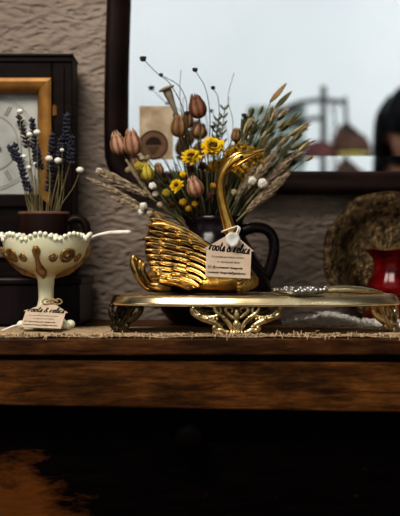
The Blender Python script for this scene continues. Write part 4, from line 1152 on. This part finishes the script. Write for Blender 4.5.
# ------------------------------------------------------------------ wall mirror
mr = thing('wall_mirror', 'large dark-framed wall mirror with rounded lower corner reflecting the room', 'mirror', (.22, .245, 1.2))
FYm = .232; fs_ = S(FYm)
X0 = P(106.5,0,FYm).x; X1 = X0+.66; Z0 = P(0,194,FYm).z; Z1 = Z0+.62; W = 23.8*fs_; Rc=.052
def outline(inset):
    pts=[]; r=Rc-inset*.75
    def side(x,z,zmid): return x
    x0,x1,z0,z1 = X0+inset*1.0, X1-inset, Z0+inset, Z1-inset
    bow=lambda z:(.0032*math.cos((z-(Z0+.09))*11) if z < Z0+.30 else .0032*math.cos(.21*11)-.010*(z-Z0-.30))
    def arc(cx_,cz_,a0,a1,n=10):
        for i in range(n+1):
            a=a0+(a1-a0)*i/n; pts.append((cx_+r*math.cos(a), cz_+r*math.sin(a)))
    arc(x0+r,z0+r,PI*1.5,PI)          # lower left
    for i in range(1,14): pts.append((x0, z0+r+(z1-z0-2*r)*i/14))
    arc(x0+r,z1-r,PI,PI/2)
    for i in range(1,8): pts.append((x0+r+(x1-x0-2*r)*i/8, z1))
    arc(x1-r,z1-r,PI/2,0)
    for i in range(1,14): pts.append((x1, z1-r-(z1-z0-2*r)*i/14))
    arc(x1-r,z0+r,0,-PI/2)
    for i in range(1,8): pts.append((x1-r-(x1-x0-2*r)*i/8, z0))
    # gently waved left and right sides
    mid=(X0+X1)/2
    out=[]
    for x,z in pts:
        b=bow(z)
        if x < mid: x = x + (-b if x < X0+.08 else 0)
        else: x = x + (b if x > X1-.08 else 0)
        out.append((x,z))
    return out
GYm = .250
prof=[(0,WY-.002),(0,FYm+.004),(.002,FYm),(.008,FYm-.002),(W*.55,FYm),(W*.8,FYm+.004),(W*.97,GYm-.004),(W,GYm-.002),(W,WY-.002)]
m=MB(); vs=[];fs=[]
loops=[outline(d) for d,_ in prof]; n=len(loops[0])
for (d,y),lp in zip(prof,loops): vs += [(x,y,z) for x,z in lp]
for k in range(len(prof)-1):
    for i in range(n): j=(i+1)%n; fs.append((k*n+i,k*n+j,(k+1)*n+j,(k+1)*n+i))
m.add(vs,fs); m.build('frame','frame_wood',mr)
BV = .0185
li = outline(W-.002); lo_ = outline(W+BV)
m=MB(); m.add([(x,GYm,z) for x,z in lo_],[tuple(range(n))]); gl=m.build('mirror_glass','mirror',mr,False,norm=False)
# make sure the glass faces the room
if gl.data.polygons[0].normal.y > 0: gl.data.flip_normals()
m=MB(); m.add([(x,GYm,z) for x,z in lo_]+[(x,GYm-.00045,z) for x,z in li],[(i,(i+1)%n,n+(i+1)%n,n+i) for i in range(n)])
m.build('bevelled_edge','mirror',mr,False)

# kraft card standing in front of the glass
ca=thing('kraft_card','kraft paper card with round brown stamp stuck on the mirror glass','card',P(156,160,.243))
cyy=.2485; cl_,cr_,ct_,cb_=139.5,173,106,159
m=MB(); a=P(cl_,cb_,cyy); b=P(cr_,cb_,cyy); c_=P(cr_,ct_,cyy); d_=P(cl_,ct_,cyy)
def card(u,v,o=0): 
    p=a.lerp(b,u).lerp(d_.lerp(c_,u),v); p.y-=o; return p
m.add([card(0,0),card(1,0),card(1,1),card(0,1)],[(0,1,2,3)]); cd=m.build('paper','kraft2',ca,False,solid=.0006)
sc0=((153.5-cl_)/(cr_-cl_),(cb_-145)/(cb_-ct_))
def disc(mb,r0,r1,o,n=36,a0=0,a1=2*PI):
    vs=[];fs=[]
    for i in range(n+1):
        an=a0+(a1-a0)*i/n
        for r in (r0,r1): vs.append(card(sc0[0]+r*math.cos(an)/(cr_-cl_), sc0[1]+r*math.sin(an)/(cb_-ct_), o))
        if i: fs.append((2*i-2,2*i-1,2*i+1,2*i))
    mb.add(vs,fs)
m=MB(); disc(m,0,14.5,.0006); st=m.build('stamp_disc','stamp',ca,False,norm=False)
m=MB(); disc(m,13.2,14.6,.0009)
disc(m,0,8.2,.0009,24,.0,PI)      # arched emblem
for k in range(4):
    w=6-k*1.2; z=-2.2-k*2
    vs=[card(sc0[0]+x/(cr_-cl_), sc0[1]+zz/(cb_-ct_), .0009) for x,zz in ((-w,z),(w,z),(w,z-.9),(-w,z-.9))]; m.add(vs,[(0,1,2,3)])
m.build('stamp_print','stamp_ink',st,False,norm=False)

# ------------------------------------------------------------------ brass plate leaning at the right
py_=.215; psz=S(py_); pcn=P(387,262,py_); PR=64.5*psz
lean=.17
pl=thing('brass_plate','dark hammered brass plate with lobed edge leaning on the wall at right','plate',(pcn.x,py_,ZT))
m=MB()
prof=[(0,0),(.2,.0004),(.45,.0008),(.62,.0002),(.68,-.0035),(.74,-.006),(.86,-.0085),(.96,-.0105),(1.0,-.0095)]
mt=Matrix.Translation((pcn.x, .205, ZT+.0012)) @ Matrix.Rotation(-lean,4,'X') @ Matrix.Translation((0,0,PR))
def lob(a): return 1+.016*math.cos(9*a)+.012*math.sin(4*a+1)
n=90; vs=[mt@Vector((0,0,0))]; fs=[]
for r,d in prof[1:]:
    for i in range(n):
        an=2*PI*i/n; k=PR*r*(1+(lob(an)-1)*r*r)*.985
        vs.append(mt@Vector((k*math.cos(an), d, k*math.sin(an))))
fs=[(0,1+i,1+(i+1)%n) for i in range(n)]
for k in range(len(prof)-2):
    for i in range(n): a_=1+k*n+i; b_=1+k*n+(i+1)%n; fs.append((a_,a_+n,b_+n,b_))
m.add(vs,fs); m.build('dish','plate',pl,solid=.0018)
m=MB()
m.tube([mt@Vector((PR*.985*lob(2*PI*i/n)*math.cos(2*PI*i/n),-.0095,PR*.985*lob(2*PI*i/n)*math.sin(2*PI*i/n))) for i in range(n+1)],.0015,6)
m.build('rolled_rim','plate',pl)
# ------------------------------------------------------------------ ruby vase at the right
ry=.150; rs=S(ry); rc=P(392.5,0,ry); rz=lambda py: ZC+(258-py)*rs
RP=[(30,326),(31,324),(29,319),(24,313),(21,307),(23,300),(25.5,294),(25,288),(21.5,281),(18.5,274),(18,268),(20,262),(24,257),(27.5,254.5),(28.5,254)]
zo=ZT+.0026-rz(326)
rv=thing('ruby_vase','ruby red glass vase with a flared rim at the right end','vase',(rc.x,ry,ZT+.0024))
prof=[(r*rs,rz(y)+zo) for r,y in RP]+[((r-2)*rs,rz(y+.5)+zo) for r,y in reversed(RP[6:])]
def rmod(k,a,r,z):
    d=abs(k-(len(RP)-.5))
    if d<3: z+=.0012*math.cos(5*a)*(1-d/3)
    r*=1+.018*math.cos(12*a)*(1 if 5<k<12 else .2); return r,z
m=MB(); m.lathe(prof,(rc.x,ry,0),72,rmod); m.build('vase_body','ruby',rv)
m=MB(); pt=bez([Vector((rc.x+.012,ry-.018,rz(262)+zo)),Vector((rc.x+.019,ry-.034,rz(259)+zo)),Vector((rc.x+.024,ry-.042,rz(268)+zo)),Vector((rc.x+.021,ry-.038,rz(282)+zo)),Vector((rc.x+.015,ry-.024,rz(291)+zo))],6)
m.tube(pt,.0042,10); m.build('handle',noise_mat('dark_ruby',(.03,.001,.002),(.05,.002,.004),30,.15),rv)

# ------------------------------------------------------------------ things across the room (seen in the mirror)
VY=1.7   # mirror image of the eye: y = 2*GYm - CAMY
def V(px,py,y):
    s=(2*GYm-CAMY-y)/F
    return Vector(((px-200)*s, y, ZC+(258-py)*s))
KY=-2.80
ct=V(0,166,KY).z
cb=thing('tall_cupboard','pale painted cupboard across the room carrying odds and ends','cupboard',(.45,KY,0))
m=MB(); m.box((.05,KY-.22,.08),(1.0,KY+.20,ct-.03)); m.build('carcass','cupboard',cb,False,bevel=.004)
m=MB(); m.box((.03,KY-.23,ct-.03),(1.02,KY+.23,ct)); m.build('top_board','cupboard',cb,False,bevel=.004)
for x in (.07,.53):
    m=MB(); m.box((x,KY+.20,.12),(x+.45,KY+.218,ct-.05)); d=m.build('door','cupboard',cb,False,bevel=.004)
    m=MB(); m.ball((x+(.41 if x<.5 else .04),KY+.228,ct*.5),.014,10,8); m.build('knob','foot_brass',d)
m=MB(); m.box((.07,KY-.2,0),(.98,KY+.17,.08)); m.build('plinth','cupboard',cb,False)

rk=thing('wooden_rack','grey-green wooden rack of posts and crossbars, seen in the mirror','rack',(V(318,0,KY).x,KY,ct))
m=MB(); p=V(323.5,86,KY)
m.tube([(p.x,KY,ct+.001),(p.x,KY,p.z)],.0115,8); m.build('post','rack',rk)
m=MB(); p2=V(345,97,KY); m.tube([(p2.x+.012,KY,ct+.001),(p2.x,KY,p2.z)],.0075,8); m.build('post','rack',rk)
m=MB(); m.tube([V(276,112,KY),V(300,102.5,KY),V(323,99.5,KY),V(346,102.5,KY)],.0095,8); m.build('crossbar','rack',rk)
m=MB(); m.tube([V(288,120,KY),V(324,118,KY)],.009,8); m.build('crossbar','rack',rk)
m=MB()
for a_,b_ in (((344,104),(352,140)),((336,102),(332,142)),((330,101),(341,142))): m.tube([V(*a_,KY),V(*b_,KY)],.003,5)
m.build('cords','rack',rk)
gbx=thing('green_crate','dull green painted crate behind the oats, seen in the mirror','crate',(V(283,0,KY).x,KY-.05,ct))
a_=V(250,107,KY-.05); b_=V(304,107,KY-.05)
m=MB(); m.box((a_.x,KY-.16,ct+.001),(b_.x,KY-.02,a_.z-.02)); m.build('crate_body','green_box',gbx,False,bevel=.004)
m=MB()
for z in (a_.z-.02, a_.z-.08, a_.z-.14): m.box((a_.x-.006,KY-.168,z),(b_.x+.006,KY-.014,z+.02))
m.build('slats','green_box',gbx,False,bevel=.002)
rb=thing('red_cushion','dark red rounded cushion beside the rack, seen in the mirror','cushion',(V(320,0,KY).x,KY+.06,ct))
c0=V(320,152,KY+.07); 
m=MB(); m.ball((c0.x,KY+.07,ct+.035),(.058,.05,.055),20,12,mod=lambda a,p:1+.1*abs(math.cos(2*a))); m.build('pad','red_box',rb)
m=MB(); m.tube([(c0.x+.056*math.cos(t*.3),KY+.07+.05*math.sin(t*.3),ct+.035) for t in range(22)],.004,6); m.build('piping','red_box',rb)
bg=thing('brown_basket','slumped brown basket bag between rack and person, seen in the mirror','basket',(V(352,0,KY).x,KY+.02,ct))
c1=V(351,0,KY+.02)
m=MB(); m.lathe([(.06,.001),(.078,.02),(.078,.05),(.062,.075),(.05,.085),(.046,.08),(.06,.05),(.06,.015)],(c1.x,KY+.02,ct),28,lambda k,a,r,z:(r*.95*(1+.05*math.cos(3*a)),z*1.5*(1+.16*math.cos(a+2.3)))); m.build('basket_body','brown_bag',bg)
m=MB(); m.tube(bez([Vector((c1.x-.045,KY+.02,ct+.11)),Vector((c1.x-.03,KY+.02,ct+.15)),Vector((c1.x,KY+.02,ct+.145)),Vector((c1.x+.04,KY+.02,ct+.105))],6),.006,8); m.build('handle','brown_bag',bg)
yd=thing('yellow_dish','shallow pale yellow dish in front of the basket, seen in the mirror','dish',(V(353,0,KY+.16).x,KY+.15,ct))
c2=V(353,0,KY+.15); zt_=V(0,153.5,KY+.15).z-ct
m=MB(); m.lathe([(.03,.001),(.034,.004),(.032,zt_*.5),(.045,zt_*.75),(.058,zt_),(.056,zt_+.001),(.04,zt_*.8),(.01,zt_*.7)],(c2.x,KY+.15,ct),36); m.build('dish_body','yellow_dish',yd)
m=MB(); m.tube([(c2.x+.0575*math.cos(t*2*PI/36),KY+.15+.0575*math.sin(t*2*PI/36),ct+zt_) for t in range(37)],.0022,6); m.build('rim','yellow_dish',yd)

# person standing across the room, head bowed (only the top of the head shows in the mirror)
hy_=-1.90; hp=V(413,131,hy_)
pe=thing('person','person with dark hair in black clothes, head bowed, seen in the mirror','person',(hp.x,hy_-.03,0))
def skinned(name, verts, edges, radii, mat, parent, root=0, lev=2):
    me=bpy.data.meshes.new(name); off=Vector((0,0,0)); p=parent
    while p is not None: off+=Vector(p.location); p=p.parent
    me.from_pydata([Vector(v)-off for v in verts],edges,[]); o=bpy.data.objects.new(name,me); COL.objects.link(o); o.parent=parent
    md=o.modifiers.new('skin','SKIN'); md.use_smooth_shade=True
    for i,r in enumerate(radii):
        rr=r if isinstance(r,tuple) else (r,r); me.skin_vertices[0].data[i].radius=rr; me.skin_vertices[0].data[i].use_root=(i==root)
    s=o.modifiers.new('sub','SUBSURF'); s.levels=lev; s.render_levels=lev
    me.materials.append(M[mat] if isinstance(mat,str) else mat); return o
X,Yp=hp.x,hy_-.03; hz_=hp.z
sh=1.315
v=[(X,Yp,.83),(X,Yp,.98),(X,Yp,1.14),(X,Yp,sh-.03),(X,Yp+.01,sh+.05),(X,Yp+.025,hz_-.08),
   (X-.17,Yp,sh-.02),(X-.21,Yp+.02,1.06),(X-.19,Yp+.12,.86),(X-.17,Yp+.17,.80),
   (X+.17,Yp,sh-.02),(X+.21,Yp+.02,1.06),(X+.19,Yp+.12,.86),(X+.17,Yp+.17,.80),
   (X-.09,Yp,.80),(X-.10,Yp+.015,.45),(X-.10,Yp-.01,.09),(X-.10,Yp+.13,.035),
   (X+.09,Yp,.80),(X+.10,Yp+.015,.45),(X+.10,Yp-.01,.09),(X+.10,Yp+.13,.035)]
e=[(0,1),(1,2),(2,3),(3,4),(4,5),(3,6),(6,7),(7,8),(8,9),(3,10),(10,11),(11,12),(12,13),(0,14),(14,15),(15,16),(16,17),(0,18),(18,19),(19,20),(20,21)]
r=[(.15,.11),(.13,.10),(.15,.11),(.13,.095),.055,.052,.062,.046,.036,.03,.062,.046,.036,.03,.088,.06,.042,.035,.088,.06,.042,.035]
body=skinned('body',v,e,r,'skin',pe)
# clothes
vt=[(X,Yp,.68),(X,Yp,.90),(X,Yp,1.14),(X,Yp,sh-.03),(X,Yp+.008,sh+.03),(X-.17,Yp,sh-.02),(X-.21,Yp+.02,1.06),(X-.192,Yp+.11,.88),(X+.17,Yp,sh-.02),(X+.21,Yp+.02,1.06),(X+.192,Yp+.11,.88)]
skinned('black_top',vt,[(0,1),(1,2),(2,3),(3,4),(3,5),(5,6),(6,7),(3,8),(8,9),(9,10)],[(.205,.150),(.185,.138),(.172,.128),(.145,.11),.066,.074,.058,.048,.074,.058,.048],'coat',pe)
vl=[(X,Yp,.84),(X-.09,Yp,.76),(X-.10,Yp+.015,.45),(X-.10,Yp-.01,.10),(X+.09,Yp,.76),(X+.10,Yp+.015,.45),(X+.10,Yp-.01,.10)]
skinned('trousers',vl,[(0,1),(1,2),(2,3),(0,4),(4,5),(5,6)],[(.085,.08),.100,.074,.058,.102,.074,.058],'denim',pe)
for sg in (-1,1):
    m=MB(); m.ball((X+sg*.10,Yp+.05,.045),(.048,.13,.045),14,8); m.build('shoe','coat',pe)
    w=Vector((X+sg*.17,Yp+.17,.80)); hv=[w,w+Vector((-sg*.006,.04,-.03))]; he=[(0,1)]; hr=[(.026,.018),(.036,.018)]
    for k,(dx,l) in enumerate(((-.027,.062),(-.009,.072),(.009,.068),(.026,.052))):
        b0=w+Vector((dx,.06,-.045)); i=len(hv); hv+=[b0,b0+Vector((0,l*.45,-l*.35)),b0+Vector((0,l*.65,-l*.85))]; he+=[(1,i),(i,i+1),(i+1,i+2)]; hr+=[.0095,.0085,.0075]
    i=len(hv); hv+=[w+Vector((-sg*.035,.03,-.02)),w+Vector((-sg*.048,.06,-.045))]; he+=[(0,i),(i,i+1)]; hr+=[.011,.0085]
    skinned('hand',hv,he,hr,'skin',pe,0,1)
# head, bowed forward (towards +y)
hq=Matrix.Translation((X,hy_,hz_)) @ Matrix.Rotation(-.30,4,'X') @ Matrix.Scale(1.06,4)
def hpnt(x,y,z): return hq@Vector((x,y,z))
m=MB()
def headf(u,v_):
    a=2*PI*v_; ph=PI*(u-.5); cx_=.072*math.cos(ph); cy_=.092*math.cos(ph); z=.115*math.sin(ph)
    x=cx_*math.cos(a); y=cy_*math.sin(a)
    if z < 0: x*=1+z*1.6; y*=(1+z*1.2 if y<0 else 1+z*.6)
    f=math.exp(-((x/.012)**2+((z+.022)/.020)**2))*(1 if y>0 else 0); y+=.022*f         # nose
    f=math.exp(-((x/.02)**2+((z+.06)/.008)**2))*(1 if y>0 else 0); y+=.006*f            # lips
    for sx in (-1,1):
        f=math.exp(-(((x-sx*.03)/.014)**2+((z-.004)/.011)**2))*(1 if y>0 else 0); y-=.008*f  # sockets
    return hpnt(x,y,z)
m.grid(headf,44,56,cv=True); hd=m.build('head','skin',pe)
m=MB()
for sx in (-1,1): m.ball(hpnt(sx*.03,.080,.004),.011,12,8)
m.build('eyes','white_fl',hd)
m=MB()
for sx in (-1,1): m.ball(hpnt(sx*.03,.0895,.003),(.0045,.003,.0045),8,6)
m.build('pupils','ink',hd)
m=MB(); m.tube(bez([hpnt(-.020,.076,-.062),hpnt(0,.083,-.060),hpnt(.020,.076,-.062)],5),.003,6); m.build('lips','pod_pink',hd)
m=MB()
for sx in (-1,1): m.tube(bez([hpnt(sx*.016,.086,.022),hpnt(sx*.032,.085,.027),hpnt(sx*.048,.072,.020)],5),.003,6)
m.build('eyebrows','hair',hd)
m=MB()
for sx in (-1,1): m.ball(hpnt(sx*.074,-.004,-.008),(.010,.018,.030),10,8)
m.build('ears','skin',hd)
m=MB()   # hair: shell with a centre parting, falling past the shoulders
def hairf(u,v_):
    a=2*PI*v_; ph=PI/2*(1-u)*1.0 - u*.05
    k=math.sin(a)    # +1 = front
    z=.128*math.sin(ph)+.002; x=.088*math.cos(ph)*math.cos(a); y=.104*math.cos(ph)*k-.006
    low = .010 if k > .20 else (.010-(.20-k)*.6 if k > -.1 else -.14)
    if z < low: z = low
    y_=y
    return hpnt(x*(1+.02*math.sin(9*a)), y_, z+.003*math.sin(14*a)*(1-u))
m.grid(hairf,18,64,cv=True); hr_=m.build('hair','hair',hd,solid=.008)
m=MB()
for sx in (-1,1):
    for k in range(7):
        x=sx*(.076+.004*math.sin(k*1.7)); y=.022-.019*k
        m.tube(bez([hpnt(x*.75,y,.085),hpnt(x*1.12,y,.03),hpnt(x*1.18,y-.005,-.05),hpnt(x*1.1,y-.03,-.13),hpnt(x*1.05,y-.07,-.20)],5),interp([.005,.008,.008,.008,.004],21),8)
for k in range(6):
    x=-.06+.024*k; m.tube(bez([hpnt(x,-.085,.06),hpnt(x*1.1,-.105,0),hpnt(x*1.1,-.10,-.1),hpnt(x,-.11,-.22)],5),interp([.015,.02,.02,.007],16),8)
m.build('hair_lengths','hair',hd)

# ------------------------------------------------------------------ lights, world, camera
w=bpy.data.worlds.new('World'); sc.world=w; w.use_nodes=True
w.node_tree.nodes['Background'].inputs[0].default_value=(.03,.03,.035,1); w.node_tree.nodes['Background'].inputs[1].default_value=.3
def area(name, loc, target, sx, sy, power, color):
    l=bpy.data.lights.new(name,'AREA'); l.shape='RECTANGLE'; l.size=sx; l.size_y=sy; l.energy=power; l.color=color
    o=bpy.data.objects.new(name,l); COL.objects.link(o); o.location=loc
    o.rotation_euler=(Vector(target)-Vector(loc)).to_track_quat('-Z','Y').to_euler(); return o
area('key_light',(-.45,-.85,2.20),(0,.10,ZT),.7,.45,21,(1,.93,.84))
area('wall_wash_left',(-1.2,-1.7,2.66),(-.9,BY,1.15),1.6,.4,32,(.97,.99,1))
area('wall_wash_right',(1.5,-1.7,2.66),(1.3,BY,1.15),1.6,.4,32,(.97,.99,1))
area('side_fill',(-2.7,-1.6,1.7),(0,0,1.05),.9,1.2,3,(.95,.97,1))  # unseen fill lamp at the left; no window in that wall

cam=bpy.data.cameras.new('Camera'); co=bpy.data.objects.new('Camera',cam); COL.objects.link(co)
co.location=(0,CAMY,ZC); co.rotation_euler=(PI/2,0,0)
cam.sensor_fit='HORIZONTAL'; cam.sensor_width=24; cam.lens=24*F/400; cam.clip_start=.01
cam.dof.use_dof=True; cam.dof.focus_distance=1.17; cam.dof.aperture_fstop=6.0
sc.camera=co
sc.view_settings.view_transform='Standard'; sc.view_settings.look='Medium High Contrast'; sc.view_settings.exposure=0; sc.view_settings.gamma=1
